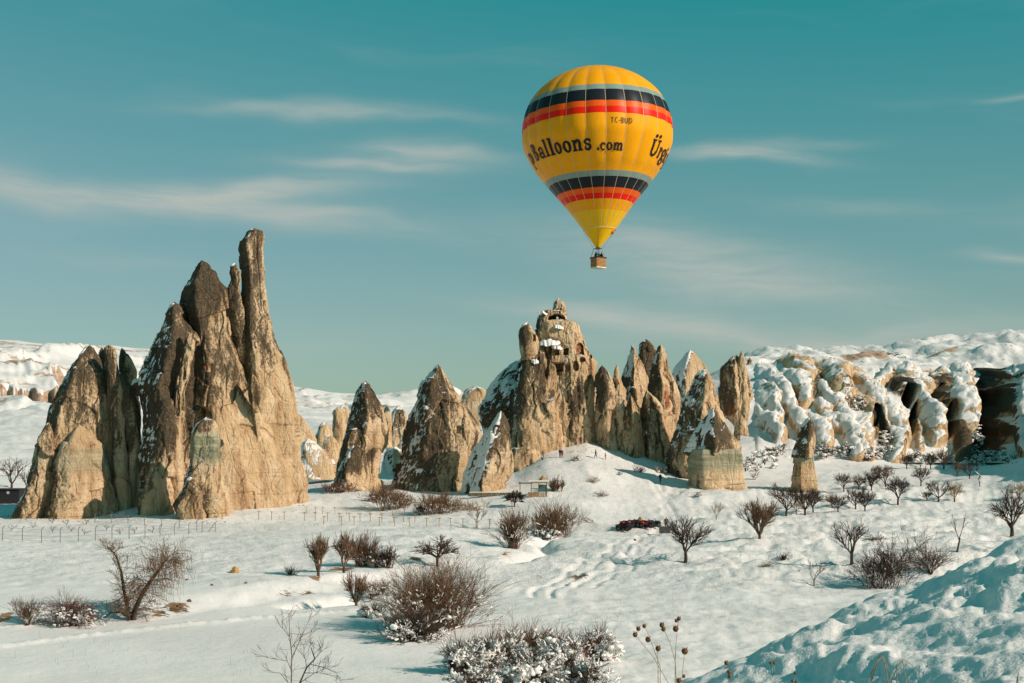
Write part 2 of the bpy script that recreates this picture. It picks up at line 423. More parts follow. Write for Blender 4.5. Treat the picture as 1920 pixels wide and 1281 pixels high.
def height(X, D, fine=True):
    X = np.asarray(X, float); D = np.asarray(D, float)
    px = X / np.maximum(D, 1) * F + CX
    z = _table(px, D)
    vall = sstep(D, 45, 75) * (1 - sstep(D, 330, 420))
    # gentle undulation, stronger to the right where the orchard terraces lie
    right = sstep(px, 1150, 1450); left = 1 - sstep(px, 500, 760)
    road = (1 - sstep(D, 100, 118)) * (1 - sstep(px, 900, 1100))
    amp = .35 * vall * (1 - .85 * road)
    z = z + amp * fbm(X / 14, D / 11, seed=21, octaves=4, gain=.5)
    # terraces: long furrows across the view
    tn = ridged(X / 34, D / 6.5, seed=31, octaves=4, gain=.55)
    tmask = right * sstep(D, 112, 128) * (1 - sstep(D, 232, 250))
    z = z + .80 * tmask * (tn - .9)
    z = z + .60 * vall * (1 - road) * sstep(px, 640, 760) * (1 - right) * sstep(D, 125, 140) * (1 - sstep(D, 180, 205)) * (ridged(X / 16, D / 8, seed=33, octaves=3) - .8)
    # the bank behind the lower road
    bd = np.interp(X, [p[0] for p in BANKY], [p[1] for p in BANKY])
    z = z + .85 * sstep(D - bd + 2.2 * fbm(X / 7, D / 7, seed=3, octaves=4), -2.0, 6.0) * vall * (1 - sstep(px, 760, 1000)) * (1 - sstep(D, 150, 190))
    if fine:
        d = _seg_dist(X, D, BAND)
        z = z + np.where(d < 1.5, (.16 + .16 * fbm(X * 1.9, D * 1.9, seed=44, octaves=3)) * np.exp(-(d / .55) ** 2), 0)
        for T in TRACKS:
            d = _seg_dist(X + 1.2 * fbm(X / 9, D / 9, seed=2, octaves=2), D, T)
            z = z + np.where(d < 4, -.17 * np.exp(-((d - .75) / .24) ** 2) + .06 * np.exp(-((d - 1.3) / .4) ** 2) - .05 * np.exp(-(d / 1.2) ** 2), 0)
        for T in DITCH:
            d = _seg_dist(X, D, T)
            z = z - 1.2 * np.exp(-(d / 1.1) ** 2)
        rl = vall * (1 - .93 * road) * (.5 + .9 * tmask)
        z = z + .20 * rl * (fbm(X / 1.9, D / 2.6, seed=51, octaves=4, gain=.55)) + .11 * rl * ridged(X / 2.5, D / 2.0, seed=57, octaves=2)
        # snowed rough hillside on the right, far valleys and plateau
        hill = sstep(D, 285, 330) * sstep(px, 1180, 1330) * (1 - sstep(D, 650, 800))
        z = z + hill * ((1.1 + 1.6 * sstep(D, 370, 400)) * fbm(X / 20, D / 26, seed=61, octaves=6, gain=.56) + .25 * ridged(X / 10, D / 20, seed=62, octaves=3))
        far = sstep(D, 300, 900) * (1 - hill)
        e = ridged(X / 190 + .3 * fbm(X / 90, D / 90, seed=71, octaves=2), D / 330, seed=72, octaves=6, gain=.55)
        topm = 1 - sstep(px, 150, 420) * .4
        z = z + far * sstep(D, 500, 1100) * (1 - sstep(D, 1380, 1600) * .93) * 14 * (e - 1.1)
        Dc = 1020 + 22 * fbm(px / 22, px * 0, seed=73, octaves=4)
        cm = sstep(px, -200, -120) * (1 - sstep(px, 104, 122))
        z = z + cm * 13 * sstep(D, Dc - 5, Dc + 5) * (1 - sstep(D, Dc + 60, Dc + 200))
        z = z + sstep(D, 290, 340) * (1 - sstep(D, 700, 900)) * (1 - hill) * (1.6 * fbm(X / 22, D / 26, seed=81, octaves=5, gain=.55))
    # the near hillside
    nh = _near_hill(X, D)
    wgt = 1 - sstep(D, 45, 70)
    hi = np.where(wgt > 0, nh, -99)
    k = .8
    m = np.maximum(z, hi); dd = np.abs(z - hi)
    z = np.where(D < 70, m + k * .25 * np.maximum(0, 1 - dd / k) ** 2, z)
    return z + CAMZ
def ground_z(x, y): return float(height(np.array([x]), np.array([y]))[0])
_TAB = {}
def hit(px, py, dmin=62):
    """the place where the ground is seen at a photo pixel"""
    D, cols, Z = _TAB['D'], _TAB['px'], _TAB['Z']
    j = int(np.clip(np.searchsorted(cols, px) - 1, 0, len(cols) - 2)); t = (px - cols[j]) / (cols[j + 1] - cols[j])
    i0 = int(np.searchsorted(D, dmin)); z = Z[i0:, j] * (1 - t) + Z[i0:, j + 1] * t - CAMZ; d = D[i0:]
    g = z + (py - CY) / F * d
    k = int(np.argmax(g >= 0)) if np.any(g >= 0) else len(d) - 1
    if k > 0 and g[k] >= 0:
        f = -g[k - 1] / (g[k] - g[k - 1]); dd = d[k - 1] + f * (d[k] - d[k - 1]); zz = z[k - 1] + f * (z[k] - z[k - 1])
    else: dd, zz = d[k], z[k]
    return Vector(((px - CX) / F * dd, dd, zz + CAMZ))

def build_ground():
    rows = list(np.geomspace(5, 34, 150)) + list(np.linspace(34.5, 62, 22))
    py = np.linspace(CY - FL * F / 62.5, CY - FL * F / 262, 300)
    rows += list(-FL * F / (py - CY))
    rows += list(np.linspace(262.8, 430, 180)) + list(np.geomspace(432, 700, 50)) + list(np.geomspace(706, 1640, 110)) + list(np.geomspace(1700, 14000, 26))
    D = np.array(rows)
    px = np.concatenate([np.linspace(-2600, -260, 24), np.arange(-240, 2200, 4.1), np.linspace(2220, 4600, 24)])
    DD, PX = np.meshgrid(D, px, indexing='ij')
    X = (PX - CX) / F * DD
    Z = height(X, DD)
    _TAB.update(D=D, px=px, Z=Z.copy())
    sk_ = sstep(PX, 1427, 1440) * (1 - sstep(PX, 1960, 1972)) * sstep(DD, 289, 293) * (1 - sstep(DD, 372, 380))
    Z = Z - 26 * sk_
    P = np.stack([X, DD, Z], -1)
    n = grid_normals(P); 
    if n[..., 2].mean() < 0: n = -n
    slope = 1 - n[..., 2]
    # earth patches (photo places) --------------------------------------------------
    soil = np.zeros_like(X)
    for (a, b, r, k) in [(590, 1083, .7, .9), (640, 1068, 1.6, .95), (705, 1052, 2.2, .9), (330, 1140, 1.6, .8), (300, 1150, 1.0, .8), (8, 1158, 1.2, .8),
                         (780, 1048, 1.2, .8), (955, 1036, .8, .7), (1085, 1084, 1.4, .8), (1010, 1082, 1.0, .65), (540, 1115, 1.3, .62), (575, 1113, 1.1, .7),
                         (1100, 976, 2.2, .7), (430, 950, 2.6, .62), (450, 980, 2.0, .5), (840, 1045, 1.6, .5)]:
        p = hit(a, b)
        soil = np.maximum(soil, k * np.exp(-(((X - p.x) / r) ** 2 + ((DD - p.y) / (r * 1.8)) ** 2)))
    vall = sstep(DD, 110, 130) * (1 - sstep(DD, 260, 300))
    grass = np.clip(.26 + .45 * fbm(X / 26, DD / 16, seed=91, octaves=3), 0, .62) * vall
    grass = np.maximum(grass, .55 * np.exp(-(((X - 36) / 12) ** 2 + ((DD - 222) / 7) ** 2)))
    grass = np.maximum(grass, .5 * np.exp(-(((X + 26) / 20) ** 2 + ((DD - 185) / 8) ** 2)))
    cliff = sstep(slope, .30, .45) * sstep(DD, 700, 900)
    cl2 = np.exp(-(((PX - 80) / 75) ** 4)) * np.exp(-((DD - 1020) / 60) ** 4)
    cliff = np.maximum(cliff, sstep(slope, .16, .3) * cl2)
    cliff = np.maximum(cliff, .75 * sstep(slope, .28, .5) * sstep(DD, 300, 340) * (1 - sstep(DD, 650, 720)))
    scrub = np.where(DD > 292, .22, .0) + np.where(DD > 900, .10, 0)
    sk = np.exp(-(((PX - 1590) / 95) ** 4)) * sstep(DD, 395, 405)
    scrub = scrub + .42 * np.exp(-(((PX - 1600) / 100) ** 4)) * np.exp(-((DD - 421) / 7.0) ** 2) + .20 * sstep(PX, 1400, 1500) * sstep(DD, 350, 390)
    cliff = np.maximum(cliff, .75 * np.exp(-(((PX - 1625) / 58) ** 4)) * np.exp(-((DD - 402) / 8) ** 2))
    cliff = np.maximum(cliff, .62 * np.exp(-(((PX - 1770) / 40) ** 4)) * np.exp(-((DD - 418) / 8) ** 2))
    bn = fbm(X / 160, DD / 45 + Z / 20, seed=95, octaves=4)
    cliff = np.maximum(cliff, np.clip(.32 + 1.0 * bn, 0, .56) * sstep(DD, 800, 900))
    scrub = scrub + .25 * np.clip(bn, 0, 1) * sstep(DD, 800, 900)
    scrub = scrub - .25 * sstep(DD, 1450, 1560) * (PX < 300)
    rough = .25 + .5 * vall + .6 * sstep(DD, 280, 340) * (1 - sstep(DD, 600, 900))
    rough = np.where(DD < 60, .30, rough)
    me = mesh_np('ground', P.reshape(-1, 3), grid_faces(*X.shape)[:, ::-1], M['snow_ground'],
                 dict(soil=soil, cliff=cliff, scrub=scrub, grass=grass, rough=rough))
    tag(link('snowy_ground', me), kind='structure')
build_ground()
# ------------------------------------------------------------------ rock
def make_rock():
    m, nt, b = mat_new('tuff_rock')
    g = nt.n('ShaderNodeNewGeometry'); P = g.outputs['Position']
    streak = nt.noise(nt.scale(P, (.55, .55, .10)), 1.0, 6, .62)
    blot = nt.noise(P, .22, 6, .62); fine = nt.noise(P, 2.4, 7, .72); grit = nt.noise(P, 9.0, 4, .7)
    base = nt.mix(nt.step(blot, .36, .64), (0.62, 0.435, 0.245), (0.80, 0.605, 0.385))
    base = nt.mix(nt.m('MULTIPLY', nt.step(streak, .46, .66), .7), base, (0.40, 0.225, 0.115))
    base = nt.mix(nt.m('MULTIPLY', nt.step(nt.noise(P, .33, 5, .7, .6), .60, .72), .55), base, (0.43, 0.20, 0.10))
    # pale bedding
    bed = nt.noise(nt.scale(P, (.03, .03, 1.5)), 1.0, 4, .6)
    base = nt.mix(nt.m('MULTIPLY', nt.step(bed, .56, .66), nt.m('MULTIPLY', nt.attr('strata'), .45)), base, (0.40, 0.285, 0.17))
    gr = nt.mix(nt.step(nt.noise(nt.scale(P, (.1, .1, 1.6)), 1.0, 4, .6), .4, .62), (0.27, 0.27, 0.17), (0.46, 0.44, 0.31))
    base = nt.mix(nt.attr('green'), base, gr)
    base = nt.mix(nt.attr('red'), base, (0.36, 0.13, 0.06))
    # brown-grey lichen and desert varnish, plus shade painted on left sides and in hollows
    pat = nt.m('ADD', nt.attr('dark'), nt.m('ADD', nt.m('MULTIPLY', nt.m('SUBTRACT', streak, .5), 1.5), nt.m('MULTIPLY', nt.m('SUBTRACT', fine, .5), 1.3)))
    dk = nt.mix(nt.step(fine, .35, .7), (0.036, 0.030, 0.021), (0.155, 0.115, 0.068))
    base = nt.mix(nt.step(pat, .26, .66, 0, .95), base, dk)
    base = nt.mix(nt.step(nt.attr('dark'), 1.0, 1.5), base, (0.010, 0.009, 0.008))  # near-black paints the deep shade inside the cave hollows
    spots = nt.step(nt.m('ADD', nt.noise(P, 4.2, 6, .8), nt.m('MULTIPLY', nt.attr('dark'), .12)), .60, .70)
    base = nt.mix(nt.m('MULTIPLY', spots, .55), base, (0.12, 0.09, 0.065))
    # snow lodged on the ledges
    sn = nt.m('ADD', nt.attr('snow'), nt.m('ADD', nt.m('MULTIPLY', nt.m('SUBTRACT', nt.noise(P, .9, 6, .7), .5), 1.3), nt.m('MULTIPLY', nt.m('SUBTRACT', grit, .5), .35)))
    sm = nt.step(sn, .47, .53)
    col = nt.mix(sm, base, (0.745, 0.735, 0.715))
    nt.put(b.inputs['Base Color'], col)
    b.inputs['Roughness'].default_value = .88; b.inputs['Specular IOR Level'].default_value = .15
    cr = nt.voro(nt.scale(nt.mix(.25, P, nt.n('ShaderNodeTexNoise').outputs[1]), (1.0, 1.0, .45)), .55, 'DISTANCE_TO_EDGE').outputs[0]
    h = nt.m('ADD', nt.m('MULTIPLY', fine, 1.0), nt.m('MULTIPLY', grit, .3))
    h = nt.m('ADD', h, nt.m('MULTIPLY', nt.step(cr, 0, .05), .35))
    h = nt.m('ADD', h, nt.m('MULTIPLY', nt.noise(nt.scale(P, (1.9, 1.9, .32)), 1.0, 6, .68), 1.3))
    h = nt.m('ADD', h, nt.m('MULTIPLY', nt.noise(nt.scale(P, (.25, .25, 2.6)), 1.0, 4, .65), .45))
    h = nt.m('ADD', nt.m('MULTIPLY', h, nt.m('SUBTRACT', 1.0, nt.m('MULTIPLY', sm, .8))), nt.m('MULTIPLY', sm, .8))
    bump(nt, b, h, 1.0, .40)
    return m
M['rock'] = make_rock()

def smooth_interp(xq, x, y):
    """monotone cubic through the outline points"""
    x = np.asarray(x, float); y = np.asarray(y, float)
    if len(x) < 3: return np.interp(xq, x, y)
    h = np.diff(x); d = np.diff(y) / h
    mm = np.zeros_like(y)
    s = d[:-1] * d[1:] > 0
    wa = 2 * h[1:] + h[:-1]; wb = h[1:] + 2 * h[:-1]
    mm[1:-1] = np.where(s, (wa + wb) / (wa / np.where(d[:-1] == 0, 1, d[:-1]) + wb / np.where(d[1:] == 0, 1, d[1:])), 0)
    mm[0], mm[-1] = d[0], d[-1]
    k = np.clip(np.searchsorted(x, xq) - 1, 0, len(x) - 2)
    t = (xq - x[k]) / h[k]
    return ((2*t**3 - 3*t**2 + 1) * y[k] + (t**3 - 2*t**2 + t) * h[k] * mm[k] + (-2*t**3 + 3*t**2) * y[k+1] + (t**3 - t**2) * h[k] * mm[k+1])

def loft(name, L, R, D, parent=None, depth=.8, faces=None, facet=.6, rough=.5, groove=.5, seed=1, snow=.0, dark=.5, dark_lo=None,
         green=None, strata=0.0, holes=(), red=None, steps=(), nsc=1.0, step_px=1.35, cracks=0.0, lean=0.0, cuts=(), base_drop=3.0, dy=0.0, reds=(), hole_dark=-.1, sdir=(-.66, .06)):
    """A rock body.  L and R: outline points (photo x, photo y) down its two sides, read at distance D; D: distance of its core."""
    L = sorted(L, key=lambda p: p[1]); R = sorted(R, key=lambda p: p[1])
    y0 = min(L[0][1], R[0][1]); y1 = max(L[-1][1], R[-1][1])
    mpp = D / F
    n = max(14, int((y1 - y0) / step_px))
    ty = np.linspace(0, 1, n) ** 1.08
    ys = y0 + (y1 - y0) * ty
    xl, xr = [.3 * smooth_interp(ys, [p[1] for p in Q], [p[0] for p in Q]) + .7 * np.interp(ys, [p[1] for p in Q], [p[0] for p in Q]) for Q in (L, R)]
    w = np.maximum(xr - xl, .2)
    tip = np.clip((ys - y0 + .4) / 6.0, 0, 1) ** .75; mid = (xl + xr) / 2; xl = mid + (xl - mid) * tip; xr = mid + (xr - mid) * tip; w = xr - xl
    extra = int(base_drop / mpp / (step_px * 2))
    yb = y1 + (np.arange(extra) + 1) * step_px * 2
    ys = np.concatenate([ys, yb]); xl = np.concatenate([xl, xl[-1] - .1 * (yb - y1)]); xr = np.concatenate([xr, xr[-1] + .1 * (yb - y1)])
    w = np.maximum(xr - xl, .15)
    nt_ = int(np.clip(w.max() * 1.57 / (step_px * 1.05), 40, 420)); nb = max(14, nt_ // 7)
    th = np.concatenate([np.linspace(-np.pi - .12, .12, nt_, endpoint=False), np.linspace(.12, np.pi - .12, nb, endpoint=False)])
    rs = np.random.RandomState(seed)
    if faces is None:
        k = rs.randint(4, 7); faces = [(-150 + 300 * i / k + rs.uniform(-18, 18), rs.uniform(.78, .98)) for i in range(k)]
    TH, YY = np.meshgrid(th, ys)
    H = (y1 - YY) * mpp
    # facetted plan section, turning slowly with height
    r = np.full_like(TH, 1.0)
    for j, (a, d) in enumerate(faces):
        aa = math.radians(a) + .12 * np.sin(H / 7.0 + j * 1.7 + seed)
        c = np.cos(TH - aa)
        rr_ = np.where(c > .15, d / np.maximum(c, .15), 9)
        r = -np.log(np.exp(-22 * r) + np.exp(-22 * rr_)) / 22
    facet = max(facet, .88)
    r = (1 - facet) + facet * r / r.max()
    ux, uy = np.cos(TH) * r, np.sin(TH) * r
    mn = ux.min(1, keepdims=True); mx = ux.max(1, keepdims=True)
    X = xl[:, None] + (ux - mn) / (mx - mn) * w[:, None]
    X = (X - CX) * mpp
    wm = w[:, None] * mpp
    dm = wm * .5 * depth
    dmax = w.max() * mpp * .5 * depth
    dm = dm * .8 + .2 * np.minimum(dmax, dm * 3)
    Y = D + dy + uy * dm * 1.05 + lean * (H - H.min())
    Z = CAMZ - (YY - CY) * mpp
    P = np.stack([X, Y, Z], -1)
    nrm = grid_normals(P, True)
    if (nrm[..., 1] * np.sin(TH)).mean() < 0: nrm = -nrm
    s = nsc
    fade = np.clip(wm / (2.6), .08, 1)
    q = (X + seed * 13.1, Y + seed * 3.7, Z)
    wx = fbm(q[0] / 9, q[1] / 9, q[2] / 16, 3, seed=seed + 5) * 1.1
    gz = .13
    g1 = ridged((q[0] + wx) / (3.4 * s), (q[1] + wx) / (3.4 * s), q[2] * gz / (3.4 * s), 4, .5, seed)
    f1 = fbm(q[0] / (5.5 * s), q[1] / (5.5 * s), q[2] / (7.5 * s), 6, .52, seed + 3)
    f2 = fbm(q[0] / .9, q[1] / .9, q[2] / 1.3, 4, .6, seed + 9)
    wq = fbm(q[0] / 3, q[1] / 3, q[2] / 3, 2, .5, seed + 50) * .5
    c1, e1 = chips((q[0] + wq) / (3.3 * s), (q[1] + wq) / (3.3 * s), (q[2] + wq) / (7.0 * s), seed)
    c2, e2 = chips((q[0] + wq) / (1.25 * s), (q[1] + wq) / (1.25 * s), (q[2] + wq) / (2.3 * s), seed + 4)
    c0, e0 = chips((q[0] + wq) / (6.0 * s), (q[1] + wq) / (6.0 * s), (q[2] + wq) / (12.0 * s), seed + 8)
    d = groove * .26 * (g1 - .9) + rough * .9 * f1 + rough * .15 * f2 + rough * (2.2 * c0 * s + 1.1 * c1 * s + .30 * c2 * s) - rough * .12 * np.exp(-(e1 / .05) ** 2)
    if cracks:
        cn = np.abs(fbm((q[0] + wx * .6 + .12 * q[2]) / 5.5, (q[1] + wx * .6) / 5.5, q[2] / 160 + seed, 1, .5, seed + 21))
        d = d - cracks * 1.0 * np.exp(-(cn / .022) ** 2) * sstep(fbm(q[0] / 7, q[1] / 7, q[2] / 9, 2, .5, seed + 23), -.15, .2)
    if np.any(strata):
        strata = strata * sstep((YY - y0) / (y1 - y0), .50, .80)
        sn = fbm(X * .02 + seed, Y * .02, Z * .62, 4, .6, 77)
        d = d + strata * .55 * sn
        ld = np.abs(fbm(X * .01, Y * .01 + seed, Z * .33, 2, .5, 78))
        d = d - strata * .5 * np.exp(-(ld / .02) ** 2)
    nh = nrm.copy(); nh[..., 2] *= .4
    P = P + nh * (d * fade)[..., None]
    # carved rooms, windows and niches: pushed in where the photo shows them
    hole = np.zeros_like(X)
    if holes:
        ppx = P[..., 0] / D * F + CX; ppy = CY - (P[..., 2] - CAMZ) / D * F
        front = np.sin(TH) < .15
        ppx = ppx + 1.6 * perlin(X / .9, Z / .9, Y * 0, 91); ppy = ppy + 1.3 * perlin(X / .9, Z / .9, Y * 0, 92)
        for h in holes:
            hx, hy, hw, hh, hd = h[:5]; kind = h[5] if len(h) > 5 else 'r'
            ax = np.abs(ppx - hx) / (hw / 2); ay = np.abs(ppy - hy) / (hh / 2)
            if kind == 'r': m = 1 - sstep(np.maximum(ax, ay), .86, 1.10)
            elif kind == 'a': m = 1 - sstep(np.where(ppy < hy, np.hypot(ax, ay), np.maximum(ax, ay)), .88, 1.08)
            else: m = 1 - sstep(np.hypot(ax, ay), .80, 1.08)
            m = m * front
            P[..., 1] += m * hd
            hole = np.maximum(hole, m * (1 if hd > 0 else 0))
    nrm = grid_normals(P, True)
    if (nrm[..., 1] * np.sin(TH)).mean() < 0: nrm = -nrm
    # attributes --------------------------------------------------------------
    X, Y, Z = P[..., 0], P[..., 1], P[..., 2]
    ppx = X / D * F + CX; ppy = CY - (Z - CAMZ) / D * F
    t = np.clip((YY - y0) / (y1 - y0), 0, 1.2)
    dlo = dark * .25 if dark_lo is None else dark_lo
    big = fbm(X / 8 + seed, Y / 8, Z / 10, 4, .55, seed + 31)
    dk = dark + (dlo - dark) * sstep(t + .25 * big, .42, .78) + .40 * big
    dk = dk + .10 - .34 * nrm[..., 0] + .10 * nrm[..., 2] + .5 * (g1 < .2) * groove * .5  # left-facing sides darkened in colour as painted shade; grooves darker too
    conv = f1 * .25
    face = nrm[..., 2] * 1.12 + sdir[0] * nrm[..., 0] + sdir[1] * nrm[..., 1]
    sn = snow + .26 + .95 * (face - .74) + .5 * fbm(X / 2.2 + Z / 3, Y / 2.2, Z / 4.0, 4, .55, seed + 41) - .35 * (g1 - .9) * .5
    sn = np.where(np.sin(TH) > .2, sn - .0, sn)
    sn = sn - 1.2 * hole
    gr = np.zeros_like(X)
    if green is not None:
        gy0, gy1 = green[:2]; gk = green[2] if len(green) > 2 else 1
        wv = 9 * fbm(X / 5, Y / 5, Z / 5, 4, .6, 8)
        gr = sstep(ppy + wv, gy0 - 7, gy0 + 7) * (1 - sstep(ppy + wv, gy1 - 14, gy1 + 10)) * gk
        dk = dk - .5 * gr
    rd = np.zeros_like(X)
    for (hx, hy, hw, hh) in reds:
        rd = np.maximum(rd, 1 - sstep(np.hypot((ppx - hx) / (hw / 2), (ppy - hy) / (hh / 2)) + .6 * f2 + .5 * f1, .4, 1.1))
    if red is not None: rd = np.maximum(rd, red * hole)
    dk = np.where(hole > .5, dk * .3 + hole_dark, dk)  # carved rooms take their own tone, darkened to paint the inner shade
    # snow lies on the rock with a little thickness
    P = P + nrm * (.14 * sstep(sn, .5, .9))[..., None]
    nr, nc = X.shape
    Fq = grid_faces(nr, nc, True)
    if cuts:
        fx = ppx.ravel()[Fq].mean(1); fy = ppy.ravel()[Fq].mean(1)
        keep = np.ones(len(Fq), bool)
        for (cx_, cy_, cw, ch) in cuts:
            keep &= ~(np.hypot((fx - cx_) / (cw / 2), (fy - cy_) / (ch / 2)) < 1)
        Fq = Fq[keep]
    V = P.reshape(-1, 3)
    top = P[0].mean(0) + np.array([0, 0, .05])
    V = np.vstack([V, top])
    tri = [(nr * nc, j, (j + 1) % nc, (j + 1) % nc) for j in range(nc)]
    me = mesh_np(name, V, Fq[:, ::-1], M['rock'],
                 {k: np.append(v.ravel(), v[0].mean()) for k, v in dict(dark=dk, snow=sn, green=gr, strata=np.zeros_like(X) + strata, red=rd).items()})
    return link(name, me, parent)

def rock_thing(name, px, py, D, label, group='fairy chimneys'):
    p = W(px, py, D)
    return p, empty(name, p, label, 'rock formation', group)
def rock_group(name, px, py, D, label, parts, group='tuff cones in the valley', cat='rock formation'):
    e = empty(name, (0, 0, 0), label, cat, group)
    p = W(px, py, D); e.location = p
    for nm, kw in parts:
        o = loft(nm, **kw)
        o.parent = e; o.matrix_parent_inverse = Matrix.Translation(-p)
    return e

NL, FR, RR_ = -158, -62, -20   # plan directions of the left, front and right faces
# ---- the left-hand rock
rock_group('fairy_chimney', 150, 975, 211, 'broad rock with twin finger tips and a green band, beside the tall three-peaked massif', [
    ('cone', dict(L=[(165, 647), (150, 664), (128, 695), (112, 725), (88, 765), (75, 800), (60, 838), (57, 880), (55, 900), (46, 930), (28, 962)],
                  R=[(173, 650), (182, 668), (192, 686), (207, 700), (218, 730), (228, 800), (230, 880), (236, 930), (236, 975)], D=213, depth=.95,
                  faces=[(-145, .72), (-80, .78), (-30, .80), (60, .9)], seed=3, snow=-.12, dark=.45, dark_lo=.05, green=(840, 884, .5), strata=.35, groove=.35, rough=.42, cracks=.15)),
    ('finger', dict(L=[(196, 655), (199, 672), (203, 700), (205, 760), (214, 850), (222, 930), (225, 968)], R=[(212, 647), (220, 662), (222, 700), (228, 740), (238, 850), (245, 940), (246, 965)], D=210, depth=1.1,
                    seed=14, snow=-.3, dark=.5, dark_lo=.2, green=(840, 884, .45), groove=.35, rough=.4)),
    ('buttress', dict(L=[(216, 700), (220, 740), (230, 780), (238, 830), (240, 880), (242, 940), (244, 965)], R=[(232, 698), (246, 725), (258, 765), (262, 810), (266, 835), (260, 865), (256, 900), (258, 940), (262, 960)], D=211, depth=1.3,
                      seed=19, snow=-.25, dark=.75, dark_lo=.1, green=(840, 884, .5), groove=.4, rough=.45, strata=.3)),
    ('far_tip', dict(L=[(226, 653), (224, 690), (222, 760), (215, 900)], R=[(231, 652), (245, 675), (256, 697), (262, 760), (262, 900)], D=221, depth=.9, seed=23, snow=-.3, dark=.3, groove=.3, rough=.4)),
    ('small_tip', dict(L=[(188, 655), (184, 668), (182, 690), (180, 760)], R=[(194, 652), (200, 668), (204, 690), (206, 760)], D=218, depth=.9, seed=29, snow=.1, dark=.8, groove=.3, rough=.3, base_drop=1)),
    ('front_ridge', dict(L=[(147, 796), (133, 812), (117, 835), (103, 862), (100, 900), (92, 940), (88, 968)], R=[(151, 796), (166, 812), (186, 836), (202, 876), (214, 920), (222, 966)], D=208, depth=1.0,
                         faces=[(-170, .6), (-50, .75), (60, .9)], facet=.85, seed=31, snow=-.18, dark=.22, dark_lo=.0, green=(840, 884, .55), strata=.4, groove=.45, rough=.5)),
    ('left_buttress', dict(L=[(90, 792), (74, 826), (58, 876), (46, 925), (26, 962)], R=[(93, 792), (104, 826), (110, 876), (100, 930), (92, 966)], D=207, depth=1.2, seed=37, snow=-.1, dark=.55, dark_lo=.4, green=(845, 880, .5), groove=.7, rough=.6))],
    'fairy chimneys at the edge of the snowfield')

# ---- the tall massif
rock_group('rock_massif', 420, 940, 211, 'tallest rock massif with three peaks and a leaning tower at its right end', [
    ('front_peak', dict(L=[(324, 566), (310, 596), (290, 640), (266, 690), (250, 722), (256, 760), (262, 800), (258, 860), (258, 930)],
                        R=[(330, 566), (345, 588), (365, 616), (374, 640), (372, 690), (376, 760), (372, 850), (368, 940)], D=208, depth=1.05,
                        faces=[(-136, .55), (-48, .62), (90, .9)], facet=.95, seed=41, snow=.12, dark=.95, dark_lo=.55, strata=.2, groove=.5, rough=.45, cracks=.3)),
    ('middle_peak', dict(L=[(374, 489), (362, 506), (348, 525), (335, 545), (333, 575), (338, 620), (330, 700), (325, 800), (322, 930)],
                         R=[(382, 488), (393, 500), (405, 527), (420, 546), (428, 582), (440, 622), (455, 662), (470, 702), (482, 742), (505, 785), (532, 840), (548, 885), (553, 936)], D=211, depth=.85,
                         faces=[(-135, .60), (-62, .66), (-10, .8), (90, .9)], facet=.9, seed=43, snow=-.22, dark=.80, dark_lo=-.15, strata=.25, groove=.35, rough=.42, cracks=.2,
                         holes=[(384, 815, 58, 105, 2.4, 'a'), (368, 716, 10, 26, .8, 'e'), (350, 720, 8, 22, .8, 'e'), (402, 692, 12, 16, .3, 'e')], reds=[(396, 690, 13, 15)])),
    ('tower', dict(L=[(470, 429), (462, 434), (456, 444), (446, 452), (445, 466), (451, 482), (452, 498), (453, 520), (450, 560), (446, 600), (445, 650), (450, 720), (455, 800), (460, 932)],
                   R=[(482, 428), (489, 433), (492, 446), (491, 462), (493, 500), (494, 535), (498, 572), (506, 620), (521, 660), (535, 700), (547, 740), (556, 790), (564, 850), (572, 885), (577, 926)], D=213, depth=.9,
                   faces=[(-140, .66), (-62, .72), (-5, .8), (90, .9)], facet=.65, seed=47, snow=-.15, dark=.62, dark_lo=-.35, strata=.35, groove=.3, rough=.42, cracks=.2)),
    ('shoulder', dict(L=[(446, 498), (436, 506), (432, 516), (436, 528), (426, 545), (425, 560), (430, 590), (440, 630), (452, 690), (462, 735)], R=[(452, 500), (460, 515), (462, 545), (464, 600), (467, 640), (466, 690), (464, 735)], D=213.5, lean=-.16, depth=1.0,
                      seed=53, snow=-.05, dark=.7, groove=.35, rough=.5, base_drop=1)),
    ('small_spire', dict(L=[(476, 702), (470, 722), (471, 750), (478, 800), (485, 850)], R=[(482, 702), (490, 720), (493, 750), (492, 800), (487, 850)], D=208.6, lean=-.18, base_drop=.2, depth=.9, seed=59, snow=-.05, dark=.3, dark_lo=-.2, groove=.3, rough=.4)),
    ('buttress', dict(L=[(306, 760), (298, 800), (285, 850), (272, 900), (266, 935)], R=[(322, 745), (330, 790), (334, 850), (330, 900), (332, 938)], D=204, depth=1.2, seed=61, snow=-.1, dark=.7, dark_lo=.2, groove=.5, rough=.6, strata=.25)),
    ('rib', dict(L=[(344, 622), (338, 660), (326, 720), (318, 790), (316, 850), (314, 930)], R=[(368, 618), (376, 640), (366, 690), (352, 745), (346, 800), (344, 860), (345, 935)], D=204.5, depth=.9, seed=67, snow=-.1, dark=.55, dark_lo=-.15, groove=.5, rough=.5, cracks=.5)),
    ('foot_cone', dict(L=[(288, 880), (280, 900), (272, 925), (268, 938)], R=[(294, 880), (304, 900), (312, 925), (316, 940)], D=201, depth=1.0, seed=71, snow=-.3, dark=.3, dark_lo=.0, groove=.3, rough=.4))],
    'fairy chimneys at the edge of the snowfield')
